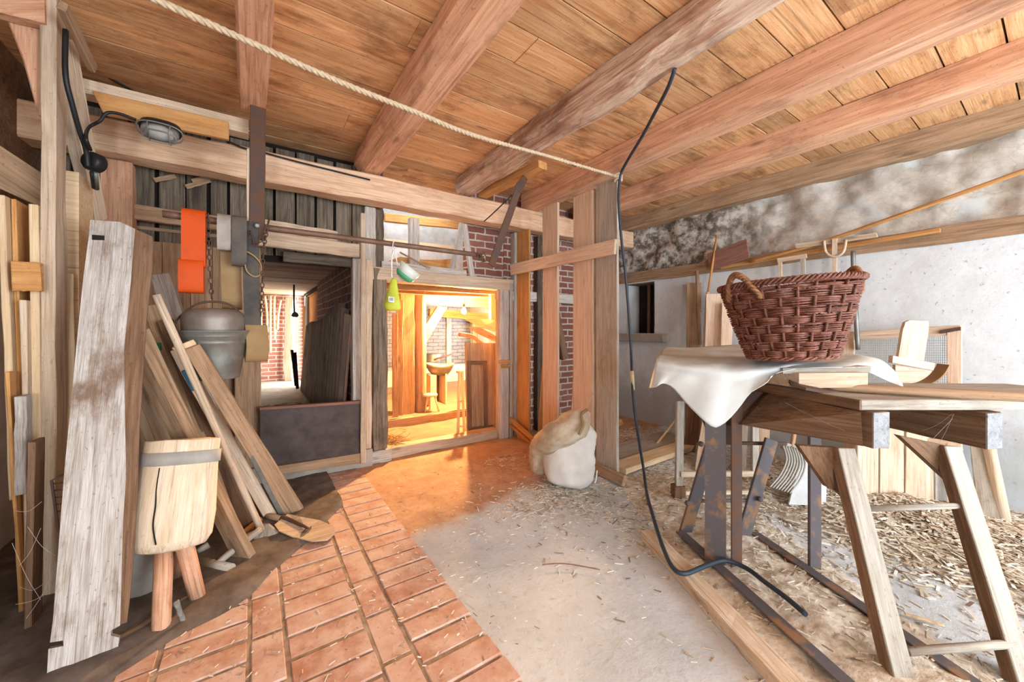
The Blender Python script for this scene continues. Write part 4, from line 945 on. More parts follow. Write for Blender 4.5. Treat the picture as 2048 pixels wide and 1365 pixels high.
PK('leaning_board', (512, 1012), dict(z=.02), (418, 905), dict(Y=3.0), 30, 16, .025, 'orange', 'orange end board leaning low behind the hoe', 'board', GL)
PK('leaning_board', (400, 1080), dict(z=.01), (278, 770), dict(Y=3.0), 42, 42, .03, 'pale', 'pale grey board leaning behind the chopping block', 'board', GL)
PK('leaning_board', (470, 1000), dict(z=.02), (318, 548), dict(Y=3.55), 32, 30, .03, 'grey', 'grey mottled board behind the hoe handle', 'board', GL)
PK('leaning_board', (490, 1005), dict(z=.02), (346, 578), dict(Y=3.62), 12, 10, .02, 'dust', 'thin speckled lath behind the bucket', 'board', GL)
o = PK('block_end', (366, 688), dict(Y=2.74), (392, 728), dict(Y=2.76), 36, 36, .05, 'fresh', 'short sawn block end beside the bucket', 'block')
t = E('garden_hoe', U(530, 1080, z=0), 'hoe with a long round handle and a flat iron blade', 'hoe')
h0, h1 = U(523, 1062, z=.05), U(312, 590, Y=2.70)
tube('handle', [h0, (h0 + h1) / 2, h1], .019, MW['pale'], 12, parent=t)
hb = lambda u, v, z: U(u, v, z=z)
prism('blade', [hb(506, 1092, .012), hb(512, 1050, .07), hb(535, 1050, .07), hb(566, 1076, .012), hb(535, 1090, .0)], V((.01, .012, .0)), MW['dust'], t)
t = E('shovel', U(610, 1060, z=0), 'shovel with a rounded tan blade lying on the bricks', 'shovel')
sp = [(549, 1050), (558, 1062), (585, 1074), (625, 1083), (655, 1080), (671, 1066), (664, 1052), (640, 1041), (600, 1034), (575, 1028)]
vs = [U(u, v, z=.035 + (.02 if k in (0, 1, 8, 9) else 0)) for k, (u, v) in enumerate(sp)]; cc = sum(vs, V()) / len(vs) - V((0, 0, .012))
n_ = len(vs); vv = vs + [cc] + [v - V((0, 0, .006)) for v in vs] + [cc - V((0, 0, .006))]; fs = []
for i in range(n_): fs += [(i, (i + 1) % n_, n_), (n_ + 1 + (i + 1) % n_, n_ + 1 + i, 2 * n_ + 1), (i, n_ + 1 + i, n_ + 1 + (i + 1) % n_, (i + 1) % n_)]
mesh('blade', vv, fs, MW['pale'], t)
tube('socket', [U(618, 1058, z=.045), U(585, 1043, z=.05), U(560, 1036, z=.05)], lambda f: .006 + .016 * f, MW['iron'], 10, parent=t)
tube('handle', [U(562, 1038, z=.05), U(520, 1030, z=.04)], .02, MW['tan'], 10, parent=t)
t = E('wooden_tool', U(430, 1130, z=0), 'wooden T shaped tool lying on the floor behind the block', 'handle')
tube('grip', [U(402, 1125, z=.03), U(463, 1138, z=.03)], .024, MW['dust'], 12, parent=t)
tube('shaft', [U(434, 1130, z=.035), U(458, 1108, z=.06), U(520, 1060, z=.10)], .018, MW['dust'], 10, parent=t)
for k, (a, b, r_, m) in enumerate([((470, 1086), (515, 1066), .022, 'dust'), ((396, 1104), (418, 1090), .02, 'dust'), ((482, 1072), (520, 1040), .02, 'orange')]):
    o = tube('round_stick', [U(*a, z=.03), U(*b, z=.05)], r_, MW[m], 10); T(o, ['short round stick end by the hoe blade', 'small round stick end left of the T shaped tool', 'orange round stick lying behind the hoe blade'][k], 'stick', 'stick ends on the floor')
t = E('grey_tube', U(312, 770, Y=3.2), 'grey cardboard tube with a green cap behind the leaning boards', 'tube')
tube('body', [U(338, 1050, z=.02), U(306, 700, Y=3.0)], .035, MW['dust'], 14, parent=t); tube('cap', [U(306.5, 702, Y=3.0), U(305, 687, Y=3.0)], .038, MW['green'], 14, parent=t)
# clutter at the foot of the big board
o = loft('grey_stone', [[V((-.46 + r_ * math.cos(a) * (1 + .2 * math.sin(2 * a)), 2.55 + r_ * .7 * math.sin(a), z)) for a in (2 * math.pi * k / 14 for k in range(14))] for r_, z in ((.07, 0), (.10, .05), (.09, .2), (.07, .32), (.03, .36))], MW['bone'], None); T(o, 'pale grey stone on the floor behind the chopping block', 'stone')
o = PK('metal_strip', (368, 1250), dict(z=.01), (352, 1205), dict(z=.12), 9, 8, .01, 'zinc', 'bent grey metal strip on the floor by the block legs', 'strip')
# ------------------------------------------------------------------ right side: bench, iron stand, basket
BD = V((.40, .917, 0)).normalized(); BN = V((.83, -.56, 0)).normalized()
MW['endg'] = wood('grey sawn end', (.20, .205, .21), (.30, .305, .31), (.12, .11, .10), .4, 1)
t = E('work_bench', V((2.4, .6, 0)), 'rough work bench with a thick slab top on two heavy bearers and ladder legs', 'bench')
C0 = V((2.15, .503, 1.0)); C1 = C0 + BN * 1.35
prism('slab_end', [C0 - BN * .003 + UP * -.002, C0 + BD * .55 - BN * .003 + UP * -.002, C0 + BD * .55 - BN * .003 - UP * .044, C0 - BN * .003 - UP * .044], -BN * .004, MW['brown'], t)  # thin brown sheet paints the shade on the slab's left end
o = prism('slab_top', [C0, C1, C1 + BD * .5, C0 + BD * .55], (0, 0, -.045), MW['dust'], t, bev=.004)
def along(u0, v0, u1, v1, d): return U((u0 + u1) / 2, (v0 + v1) / 2, d=d)
for u0, u1, v0, v1 in ((1727, 1766, 826, 898), (1957, 1991, 827, 900)):
    a = U((u0 + u1) / 2, (v0 + v1) / 2, d=1.60); bear = plank('bearer', a, a + BD * .62, .154, .085, V((-.83, .56, 0)), MW['brown'], jit=.002, parent=t)
    b = plank('end_grain', a + BD * -.002, a + BD * .004, .15, .083, V((-.83, .56, 0)), MW['endg'], seg=1, jit=0, bev=0, parent=bear)
pd = lambda u, v, d: U(u, v, d=d)
prism('side_panel', [pd(1722, 826, 1.605), pd(1726, 893, 1.605), pd(1480, 850, 2.02), pd(1540, 784, 2.08)], V((.02, .02, 0)), MW['brown'], t)
for k, pts in enumerate(([(1598, 892), (1676, 897), (1712, 1010), (1693, 1000), (1674, 983), (1656, 976)], [(1800, 872), (1896, 893), (1936, 1005), (1926, 988)])):
    prism('gusset', [pd(u, v, 1.66 + .05 * (u < 1640)) for u, v in pts], FWD * .03, MW['brown'], t)
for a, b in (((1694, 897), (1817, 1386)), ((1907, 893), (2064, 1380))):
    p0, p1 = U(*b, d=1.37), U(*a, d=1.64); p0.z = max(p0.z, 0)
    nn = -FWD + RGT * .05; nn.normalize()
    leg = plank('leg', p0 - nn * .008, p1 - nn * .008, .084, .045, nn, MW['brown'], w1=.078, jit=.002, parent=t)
    plank('lit_front', p0, p1, .082, .009, nn, MW['dust'], w1=.076, jit=.001, parent=leg)  # dusty pale front over brown body: lit front and shaded side painted in
tube('rung', [U(1736, 1018, d=1.585), U(1926, 1012, d=1.585)], .012, MW['dust'], 10, parent=t)
tube('rung', [U(1815, 1304, d=1.42), U(2030, 1288, d=1.42)], .0145, MW['dust'], 10, parent=t)
# pole tool on the bench
t = E('adze', U(1700, 780, z=1.0), 'long handled adze lying on the bench slab', 'adze')
tube('handle', [U(1648, 773, z=1.022), U(1800, 782, z=1.024), U(2050, 795, z=1.026), U(2140, 799, z=1.026)], .02, MW['tan'], 12, parent=t)
bl = [pd(1577, 766, 1.90), pd(1590, 759, 1.93), pd(1618, 762, 1.95), pd(1650, 777, 1.9), pd(1684, 787, 1.84), pd(1650, 788, 1.8), pd(1612, 781, 1.8), pd(1583, 774, 1.85)]
prism('blade', bl, (0, 0, .012), MW['iron'], t)
# boards stacked under the cloth
GB = 'boards stacked under the basket'
o = prism('stacked_board', [pd(1598, 747, 1.86), pd(1736, 746, 1.78), pd(1736, 775, 1.78), pd(1598, 777, 1.86)], BD * .3, MW['pale']); T(o, 'lower pale board of the stack under the basket', 'board', GB)
o = prism('stacked_board', [pd(1566, 737, 1.90), pd(1742, 733, 1.80), pd(1742, 745, 1.80), pd(1566, 748, 1.90)], BD * .38, MW['dust']); T(o, 'upper board of the stack, directly under the cloth and the basket', 'board', GB)
# iron stand
t = E('iron_stand', U(1470, 1148, z=0), 'dark peeling iron stand with long floor rails under the cloth covered table', 'stand')
def angle(p0, p1, w, n, par, name, mat='ironp'):
    """angle iron: one mesh of two flanges"""
    p0, p1 = V(p0), V(p1); x = (p1 - p0).normalized(); n = (n - x * n.dot(x)).normalized(); y = n.cross(x); th = .007
    L = [(0, 0), (w, 0), (w, th), (th, th), (th, w), (0, w)]
    vs = [p + y * a - n * b for p in (p0, p1) for a, b in L]
    fs = [tuple(range(6)), tuple(range(11, 5, -1))] + [(i, (i + 1) % 6, 6 + (i + 1) % 6, 6 + i) for i in range(6)]
    M = Matrix((x, y, n)).transposed().to_4x4(); M.translation = p0
    return mesh(name, vs, fs, MW[mat], par, M=M)
r1a, r1b = U(1368, 1062, z=.05), U(1745, 1395, z=.05); r2a, r2b = U(1516, 1064, z=.05), U(2010, 1395, z=.05)
angle(r1b, r1a, .055, V((0, 0, 1)), t, 'floor_rail'); angle(r2b, r2a, .055, V((0, 0, 1)), t, 'floor_rail')
f1 = U(1470, 1146, z=0); f2 = U(1632, 1150, z=0)
angle(f1 - RGT * .05, V((*(f1 - RGT * .05).xy, 1.07)), .10, (-FWD + RGT * -.6), t, 'post'); box_ = None
plank('post_web', V((*(f1 + RGT * .012).xy, 0)), V((*(f1 + RGT * .012).xy, 1.06)), .07, .01, -FWD + RGT * .25, MW['iron'], jit=0, parent=t)
plank('post', V((*f2.xy, 0)), V((*f2.xy, .80)), .062, .02, -FWD, MW['ironp'], jit=0, parent=t)
plank('slant_leg', U(1372, 1066, z=.02), U(1432, 866, d=2.28), .075, .02, -FWD, MW['ironp'], jit=0, parent=t)
plank('slant_leg', U(1488, 1078, d=2.30), U(1545, 880, d=2.35), .08, .02, -FWD, MW['ironp'], jit=0, parent=t)
prism('plate', [pd(1405, 838, 2.2), pd(1475, 832, 2.15), pd(1478, 892, 2.15), pd(1448, 888, 2.18), pd(1420, 880, 2.2)], FWD * .012, MW['iron'], t)
prism('plate', [pd(1536, 786, 2.13), pd(1480, 856, 2.08), pd(1450, 850, 2.1), pd(1436, 836, 2.12), pd(1495, 782, 2.14)], FWD * .012, MW['iron'], t)
tube('cross_rod', [U(1380, 1003, d=2.38), U(1522, 1001, d=2.33)], .011, MW['ironp'], 10, parent=t)
tube('cross_rod', [U(1412, 886, d=2.4), U(1572, 888, d=2.4)], .012, MW['iron'], 10, parent=t)
for u, v, d in ((1401, 888, 2.27), (1374, 1006, 2.36), (1519, 998, 2.31)):
    lathe('bolt', [(.016, 0), (.016, .012), (.008, .018)], None, MW['ironp'], 8, t, (lambda M: (setattr(M, 'translation', U(u, v, d=d)), M)[1])(Matrix((RGT, UP, -FWD)).transposed().to_4x4()))
o = prism('table_board', [V((2.66, 1.76, 1.075)), V((1.99, 1.30, 1.075)), V((2.2, .95, 1.075)), V((2.9, 1.42, 1.075))], (0, 0, .03), MW['tan']); T(o, 'tan table board on the iron stand, hidden under the cloth', 'board')
# cloth
rows = [[(1330, 697, 3.0), (1400, 695, 3.05), (1480, 694, 2.95), (1580, 703, 2.5), (1690, 709, 2.2), (1752, 718, 2.05), (1788, 742, 2.0)],
        [(1322, 705, 2.6), (1395, 708, 2.55), (1475, 710, 2.5), (1565, 718, 2.2), (1665, 717, 2.08), (1742, 722, 1.98), (1795, 752, 1.95)],
        [(1314, 722, 2.15), (1390, 728, 2.05), (1468, 731, 2.0), (1548, 733, 1.95), (1642, 724, 1.95), (1735, 727, 1.9), (1800, 762, 1.9)],
        [(1305, 748, 2.13), (1366, 752, 2.03), (1446, 775, 1.96), (1525, 752, 1.93), (1605, 731, 1.92), (1720, 731, 1.87), (1800, 768, 1.87)],
        [(1297, 776, 2.13), (1340, 772, 2.05), (1428, 854, 1.95), (1510, 775, 1.92), (1570, 741, 1.90), (1705, 736, 1.85), (1795, 772, 1.85)]]
rows = [[U(u, v, d=d) for u, v, d in r_] for r_ in rows]
fine = [spline(r_, 8) for r_ in rows]; colsn = len(fine[0]); cols = [spline([r_[i] for r_ in fine], 8) for i in range(colsn)]
vs = []; nr = len(cols[0])
for i in range(colsn):
    for j in range(nr):
        p_ = cols[i][j]; hang = max(0, (j - nr * .5) / (nr * .5))
        vs.append(p_ + (UP * (1 - hang) - FWD * hang) * (noise.noise(p_ * 5) * .016 + noise.ridged_multi_fractal(p_ * 6, 1, 2, 2, 1, 2) * .006 + noise.noise(p_ * 16) * .004) - FWD * hang * .03 * max(0, math.sin(i * .55)))
fs = [(i * nr + j, i * nr + j + 1, (i + 1) * nr + j + 1, (i + 1) * nr + j) for i in range(colsn - 1) for j in range(nr - 1)]
o = mesh('tarpaulin', vs, fs, MW['cloth'], None, True); s_ = o.modifiers.new('s', 'SOLIDIFY'); s_.thickness = .003
T(o, 'dirty white tarpaulin draped over the end of the table under the basket', 'cloth')
# wicker basket
bc = U(1581, 715, d=1.94); RB, RT, HB = .178, .29, .37
t = E('wicker_basket', bc, 'large red brown wicker basket with two handles standing on the tarpaulin', 'basket')
KM = Matrix((RGT, FWD, UP)).transposed().to_4x4() @ Matrix.Rotation(R(-3.5), 4, 'Y'); KM.translation = bc
K = lambda a, r_, z: KM @ V((r_ * math.cos(a), r_ * math.sin(a), z))
rad = lambda z: RB + (RT - RB) * (z / HB) ** .85
NS = 26; parts = []
for k in range(NS):
    a = 2 * math.pi * (k + .5) / NS; parts.append(tube_data([K(a, rad(z), z) for z in (0, .1, .2, .3, HB)], .0065, 5))
multi('stakes', parts, MW['wick'], t, True)
parts = []; z = .012; row = 0
while z < HB - .02:
    band = row // 5; ph = band % 2; amp = .011; pts = []
    jz = rnd(-.002, .002)
    for k in range(NS * 4):
        a = 2 * math.pi * k / (NS * 4); c_ = math.cos(a * NS / 2 + (math.pi / 2 if True else 0) + math.pi * ph)
        w = math.copysign(abs(c_) ** .6, c_); pts.append(K(a, rad(z) + amp * w + rnd(-.0015, .0015), z + jz + .003 * math.sin(a * 3 + row)))
    parts.append(tube_data(pts, rnd(.0038, .0052), 5, True)); z += .0082; row += 1
multi('weave', parts, MW['wick'], t, True)
parts = []
for s in range(4):
    pts = [K(2 * math.pi * k / 160, RT + .006 + .011 * math.cos(k * .9 + s * math.pi / 2), HB + .004 + .012 * math.sin(k * .9 + s * math.pi / 2)) for k in range(160)]
    parts.append(tube_data(pts, .0062, 5, True))
multi('rim', parts, MW['wick'], t, True)
lathe('base', [(RB - .01, .006), (RB - .01, .014), (.001, .014)], None, MW['wick'], 26, t, KM)
parts = []
for s in range(3):
    pts = [K(2 * math.pi * k / 90, RB + .008 + .006 * math.cos(k * .9 + s * 2.1), .008 + .007 * math.sin(k * .9 + s * 2.1)) for k in range(90)]
    parts.append(tube_data(pts, .0055, 5, True))
multi('foot_rim', parts, MW['wick'], t, True)
for a0 in (math.pi * 1.09, -.12):
    parts = []
    for s in range(4):
        pts = []
        for k in range(36):
            f = k / 35; a = a0 + (f - .5) * .62; hh = HB + .055 * math.sin(math.pi * f) - .06 * (1 - math.sin(math.pi * f)); r_ = RT + .03 * math.sin(math.pi * f)
            pts.append(K(a, r_ + .010 * math.cos(k * .8 + s * 1.57), hh + .010 * math.sin(k * .8 + s * 1.57)))
        parts.append(tube_data(pts, .0085, 5))
    multi('handle', parts, MW['wick2'], t, True)
# leather curl, sieve and scraper behind the bench
o = ribbon('leather_strap', [pd(1836, 773, 2.12), pd(1856, 771, 2.13), pd(1876, 761, 2.15), pd(1891, 747, 2.16), pd(1900, 731, 2.18)], FWD * .09 + RGT * .03, .007, MW['leather']); T(o, 'stiff leather strap curling up at the back of the bench slab', 'strap')
t = E('sieve', V((4.2, .85, 0)), 'wooden sieve frame with wire mesh standing against the stone wall', 'sieve')
def sv(u, v):
    return U(u, v, X=4.20 + (1000 - v) / 340 * .25)
for a, b, w in (((1697, 960), (1697, 664), .075), ((1908, 1008), (1908, 651), .075)): plank('stile', sv(*a), sv(*b), w, .035, V((-1, 0, 0)), MW['part'], jit=.001, parent=t)
for a, b, w in (((1686, 674), (1922, 660), .075), ((1686, 880), (1922, 892), .08)): plank('top_rail' if a[1] < 700 else 'bottom_rail', sv(*a) - FWD * .002, sv(*b) - FWD * .002, w, .037, V((-1, 0, 0)), MW['part'], jit=.001, parent=t)
parts = []
for k in range(44):
    u = 1708 + k * 4.3; a, b = sv(u, 672), sv(u, 885); parts.append(tube_data([a + V((.02, 0, 0)), b + V((.02, 0, 0))], .0012, 4))
for k in range(46):
    v = 682 + k * 4.9; parts.append(tube_data([sv(1708, v) + V((.022, 0, 0)), sv(1896, v) + V((.022, 0, 0))], .0012, 4))
multi('wire_mesh', parts, MW['bone'], t)
prism('latch', [sv(1882, 668), sv(1922, 661), sv(1922, 654), sv(1882, 661)], V((-.02, 0, 0)), MW['iron'], t)
t = E('wood_scraper', pd(1826, 775, 2.6), 'wooden scraper with a cross batten leaning on the sieve frame', 'scraper')
prism('paddle', [pd(x, y, 2.62) for x, y in ((1797, 716), (1806, 660), (1811, 645), (1820, 641), (1858, 643), (1857, 664), (1848, 722))], FWD * .02, MW['pale'], t)
prism('cross_batten', [pd(x, y, 2.58) for x, y in ((1786, 712), (1870, 727), (1867, 741), (1785, 726))], FWD * .03, MW['part'], t)
prism('lower_board', [pd(x, y, 2.62) for x, y in ((1791, 730), (1863, 742), (1864, 800), (1791, 800))], FWD * .02, MW['pale'], t)
# ------------------------------------------------------------------ along the stone wall
o = plank('trim_2', (4.57, 3.95, 2.06), (4.57, YF, 2.06), .14, .09, (-1, 0, 0), MW['tan'], seg=24, jit=.008); struct(o, 'long timber rail bedded in the stone wall')
o = plank('thin_lath', U(1440, 534, X=4.52), U(1880, 459, X=4.52), .035, .03, (-1, 0, .4), MW['orange'], jit=.004); T(o, 'thin lath lying on the wall timber behind the basket', 'lath')
o = tube('long_pole', [U(1500, 524, X=4.49), U(1640, 486, X=4.48), U(2048, 342, X=4.46), U(2300, 250, X=4.44)], .017, MW['orange'], 10); T(o, 'long thin orange pole slanting up along the stone wall', 'pole')
o = prism('red_board', [U(u, v, X=4.47) for u, v in ((1414, 508), (1492, 478), (1498, 516), (1421, 541))], (.025, 0, 0), MW['red']); T(o, 'red brown board propped on the wall timber', 'board')
t = E('hay_rake', U(1668, 640, X=4.46), 'pale wooden hay rake hung head up on the wall timber', 'rake')
prism('head', [U(u, v, X=4.46) for u, v in ((1590, 488), (1752, 466), (1754, 474), (1592, 497))], (.03, 0, 0), MW['pale'], t)
prism('handle', [U(u, v, X=4.44) for u, v in ((1664, 478), (1673, 477), (1672, 690), (1663, 690))], (.025, 0, 0), MW['pale'], t)
tube('brace', [U(1648, 482, X=4.45), U(1652, 505, X=4.44), U(1668, 514, X=4.435), U(1686, 505, X=4.44), U(1692, 480, X=4.45)], .012, MW['pale'], 8, parent=t)
t = E('tool_rack', U(1582, 560, X=4.45), 'pale wooden frame hanging from the wall timber above the basket rim', 'frame')
prism('upright', [U(u, v, X=4.45) for u, v in ((1556, 520), (1563, 519), (1563, 640), (1556, 640))], (.02, 0, 0), MW['pale'], t)
prism('upright', [U(u, v, X=4.45) for u, v in ((1600, 514), (1610, 513), (1609, 640), (1600, 640))], (.02, 0, 0), MW['dust'], t)
prism('top_bar', [U(u, v, X=4.44) for u, v in ((1554, 517), (1612, 508), (1613, 516), (1555, 525))], (.02, 0, 0), MW['pale'], t)
o = tube('iron_rod', [U(1706, 503, X=4.46), U(1708, 560, X=4.44), U(1716, 700, X=4.40)], .018, MW['zinc'], 8); T(o, 'grey iron rod hanging from the wall timber right of the basket', 'rod')
o = tube('dark_stake', [U(1400, 690, X=4.42), U(1394, 542, X=4.5)], .022, MW['tan'], 8); T(o, 'dark stake standing behind the leaning pole at the window side', 'stake')
o = PK('brown_board', (1385, 880), dict(X=4.3), (1388, 566), dict(X=4.52), 26, 26, .025, 'tan', 'broad brown board standing against the wall next to the window', 'board')
t = E('wooden_pole', U(1395, 890, X=4.2), 'long pole of thin yellow and thick grey wood leaning on the stone wall', 'pole')
tube('shaft', [U(1396, 885, X=4.15), U(1416, 585, X=4.42)], .022, MW['pale'], 10, parent=t); tube('tip', [U(1415, 592, X=4.42), U(1434, 472, X=4.5)], .013, MW['orange'], 8, parent=t)
GW = 'boards standing against the stone wall'
PK('wall_board', (1422, 895), dict(X=4.1), (1433, 588), dict(X=4.4), 34, 36, .025, 'part', 'wide pale board standing left of the basket', 'board', GW)
PK('wall_board', (1445, 895), dict(X=4.05), (1456, 605), dict(X=4.36), 20, 20, .02, 'part', 'narrow pale board next to the basket', 'board', GW)
PK('wall_board', (1378, 903), dict(z=.01), (1392, 790), dict(X=4.35), 22, 20, .03, 'brown', 'short dark board below the tarpaulin', 'board', GW)
PK('wall_board', (1399, 942), dict(z=.01), (1420, 800), dict(X=4.2), 18, 16, .03, 'pale', 'short pale board end below the tarpaulin', 'board', GW)
PK('wall_board', (1428, 944), dict(z=.01), (1446, 800), dict(X=4.2), 26, 24, .03, 'dust', 'short dusty board in the middle below the tarpaulin', 'board', GW)
PK('wall_board', (1480, 952), dict(z=.01), (1486, 800), dict(X=4.2), 20, 20, .03, 'dust', 'short dusty board behind the iron post', 'board', GW)
PK('wall_board', (1526, 960), dict(z=.01), (1530, 800), dict(X=4.2), 18, 18, .03, 'pale', 'short pale board behind the side panel of the bench', 'board', GW)
o = tube('thin_stick', [U(1308, 895, z=.01), U(1356, 835, X=4.1)], .011, MW['fresh'], 8); T(o, 'thin pale stick leaning beside the open wooden rack', 'stick')
t = E('wooden_rack', U(1360, 1005, z=0), 'open wooden rack standing behind the iron stand', 'frame')
fd = 2.86
plank('stile', U(1359, 1000, d=fd), U(1362, 803, d=fd), .055, .03, -FWD, MW['dust'], jit=.001, parent=t)
plank('stile', U(1512, 1000, d=fd), U(1512, 850, d=fd), .05, .03, -FWD, MW['dust'], jit=.001, parent=t)
plank('rail', U(1362, 950, d=fd - .01), U(1515, 949, d=fd - .01), .04, .03, -FWD, MW['pale'], jit=.001, parent=t)
plank('rail', U(1362, 988, d=fd - .01), U(1515, 986, d=fd - .01), .03, .03, -FWD, MW['pale'], jit=.001, parent=t)
plank('foot', U(1361, 1006, d=fd - .02), U(1361, 975, d=fd - .02), .085, .08, -FWD, MW['brown'], jit=.001, parent=t)
t = E('potato_fork', U(1575, 985, z=0), 'many tined potato fork leaning behind the bench', 'fork')
fa, fb = U(1566, 892, d=3.0), U(1602, 900, d=3.0)
plank('socket', fa, fb, .05, .03, -FWD, MW['bone'], parent=t)
for k in range(8):
    f = k / 7; a = fa + (fb - fa) * f; e = U(1540 + f * 40, 975 + f * 12, d=2.75)
    tube('tine', [a, a + (e - a) * .35 + RGT * .06, a + (e - a) * .7 + RGT * .05, e], .009, MW['bone'], 6, parent=t, r1=.005)
tube('handle', [fa + (fb - fa) * .5, U(1596, 820, d=3.2), U(1604, 770, d=3.3)], .016, MW['tan'], 8, parent=t)
o = prism('grey_sheet', [pd(1578, 1010, 2.75), pd(1652, 1012, 2.75), pd(1656, 905, 3.1), pd(1606, 900, 3.1)], FWD * .012, MW['plaster']); T(o, 'pale grey sheet leaning behind the second iron post', 'sheet')
t = E('plank_door', U(1795, 1005, z=0), 'old plank door leaning against the stone wall behind the bench legs', 'door')
for k, (u, w) in enumerate(((1736, 44), (1784, 50), (1840, 58))):
    PK('plank', (u, 1006), dict(z=.01), (u + 1, 840), dict(d=2.95), w, w * .95, .025, 'pale', None, None, jit=.001, parent=t, n=-FWD)
PK('batten', (1884, 1006), dict(z=.01), (1884, 850), dict(d=2.93), 24, 24, .025, 'white', None, None, jit=.001, parent=t, n=-FWD)
o = PK('split_billet', (1757, 1008), dict(z=.05), (1838, 1032), dict(z=.045), 22, 24, .045, 'fresh', 'fresh split billet lying before the plank door', 'billet', n=V((-.2, -.5, .8)))
GP = 'boards and poles right of the plank door'
PK('slat', (1953, 992), dict(z=.01), (1951, 850), dict(d=3.0), 10, 10, .02, 'red', 'red brown slat leaning on the wall right of the bench', 'slat', GP)
PK('wall_board', (1985, 1045), dict(z=.01), (1962, 860), dict(X=4.45), 36, 34, .025, 'dust', 'pale board leaning on the wall behind the right bench leg', 'board', GP)
o = tube('round_pole', [U(2010, 1048, z=.01), U(1975, 880, X=4.4)], .032, MW['pale'], 10); T(o, 'round pale pole leaning on the wall beside the dark block', 'pole', GP)
o = prism('dark_block', [U(1994, 1050, d=2.72), U(2004, 1078, d=2.60), U(2090, 1084, d=2.60), U(2090, 1054, d=2.72)], V((.1, .05, .02)), MW['panel'], bev=.004); T(o, 'dark block on the floor at the right wall', 'block')
# boards lying right of the partition
GF = 'boards lying on the floor'
o = plank('floor_board', (2.72, 2.60, .045), (4.2, 2.66, .045), .36, .03, (0, 0, 1), MW['dust'], jit=.004); T(o, 'wide dusty board lying on the floor right of the partition', 'board', GF)
o = plank('floor_board', (2.72, 2.30, .07), (3.95, 2.36, .06), .19, .05, (0, 0, 1), MW['fresh'], jit=.004); T(o, 'narrow bright board lying in front of the wide dusty board', 'board', GF)
o = plank('floor_board', (2.95, 3.1, .16), (4.0, 3.3, .10), .2, .02, (0, -.8, .6), MW['orange'], w1=.08); T(o, 'orange tapered board lying behind the wide dusty board', 'board', GF)
o = plank('floor_timber', U(1297, 1060, z=.06), U(1615, 1395, z=.06), .095, .06, (0, 0, 1), MW['pale'], jit=.005, seg=14); T(o, 'long timber lying on the concrete beside the iron floor rail', 'timber', None, 'thing')

# sacks
def blob(name, path, radii, mat, par, sx=1.0, n=40, wr=.012, fr=6, flat=None):
    pts = spline(path, 6); m_ = len(pts); rings = []
    rr = spline([V((a, b, 0)) for a, b in radii], 6)
    for i, p_ in enumerate(pts):
        a = pts[max(0, i - 1)]; b = pts[min(m_ - 1, i + 1)]; tg = (b - a).normalized(); x = (RGT - tg * RGT.dot(tg)).normalized(); y = tg.cross(x)
        f = i / (m_ - 1) * (len(rr) - 1); r_ = rr[int(f)]; ring = []
        for k in range(n):
            q_ = 2 * math.pi * k / n; d = x * math.cos(q_) * r_.x + y * math.sin(q_) * r_.y
            v = p_ + d; e = noise.fractal(v * fr, 1, 2, 4) * wr * 2.2; v = v + d.normalized() * e
            if v.z < .004: v.z = .004
            ring.append(v)
        rings.append(ring)
    return loft(name, rings, mat, par)
t = E('white_sack', U(1140, 975, z=0), 'full white woven sack standing against the partition boards', 'sack')
sb = U(1142, 968, z=0)
blob('body', [sb + UP * .0, sb + UP * .05, sb + UP * .2 - RGT * .01, sb + UP * .36 + RGT * .02, sb + UP * .48 + RGT * .08, sb + UP * .535 + RGT * .11], [(.13, .10), (.20, .16), (.225, .18), (.20, .16), (.15, .12), (.05, .05)], MW['sack'], t, wr=.011, fr=7)
tube('seam', [sb + UP * .02 + RGT * .19 - FWD * .04, sb + UP * .05 + RGT * .205 - FWD * .03, sb + UP * .12 + RGT * .215 - FWD * .02], .006, MW['sack'], 6, parent=t)
t = E('brown_sack', U(1080, 945, d=3.3), 'slumped brown paper sack lying over the white sack', 'sack')
blob('body', [U(1078, 945, d=3.34), U(1080, 925, d=3.32), U(1088, 893, d=3.26), U(1116, 870, d=3.06), U(1146, 850, d=3.05), U(1170, 834, d=3.05), U(1180, 826, d=3.05)], [(.05, .05), (.10, .08), (.12, .10), (.13, .11), (.125, .12), (.08, .09), (.03, .03)], MW['sack2'], t, wr=.016, fr=6)
tube('torn_edge', [U(1158, 870, d=2.90), U(1166, 850, d=2.91), U(1163, 830, d=2.94), U(1174, 820, d=2.98)], .012, MW['leather'], 6, parent=t)
tube('tie', [U(1166, 835, d=3.03), U(1178, 805, d=3.1), U(1186, 786, d=3.12)], .003, MW['rope'], 5, parent=t)

# ------------------------------------------------------------------ rope and cable
rp = spline([V((-1.2, 1.93, 2.64)), U(290, -10, Y=1.96), U(450, 62, Y=2.0), U(682, 165, Y=2.03), U(825, 222, Y=2.06), U(945, 270, Y=2.1), U(1100, 314, Y=2.16), U(1232, 353, Y=2.21)], 26)
parts = []; L = 0; acc = [0]
for a, b in zip(rp, rp[1:]): L += (b - a).length; acc.append(L)
for s in range(3):
    pts = []
    for i, p_ in enumerate(rp):
        a = rp[max(0, i - 1)]; b = rp[min(len(rp) - 1, i + 1)]; x = (b - a).normalized(); u_ = (UP - x * UP.dot(x)).normalized(); w_ = x.cross(u_)
        q_ = acc[i] * 2 * math.pi / .085 + s * 2.094; pts.append(p_ + (u_ * math.cos(q_) + w_ * math.sin(q_)) * .0075)
    parts.append(tube_data(pts, .0085, 6))
kn = U(1236, 356, Y=2.21)
for k in range(3): parts.append(tube_data([kn + V((.03 * math.cos(q_), .03 * math.sin(q_) , (k - 1) * .02 + .006 * math.sin(2 * q_))) for q_ in (2 * math.pi * j / 20 for j in range(20))], .011, 6, True))
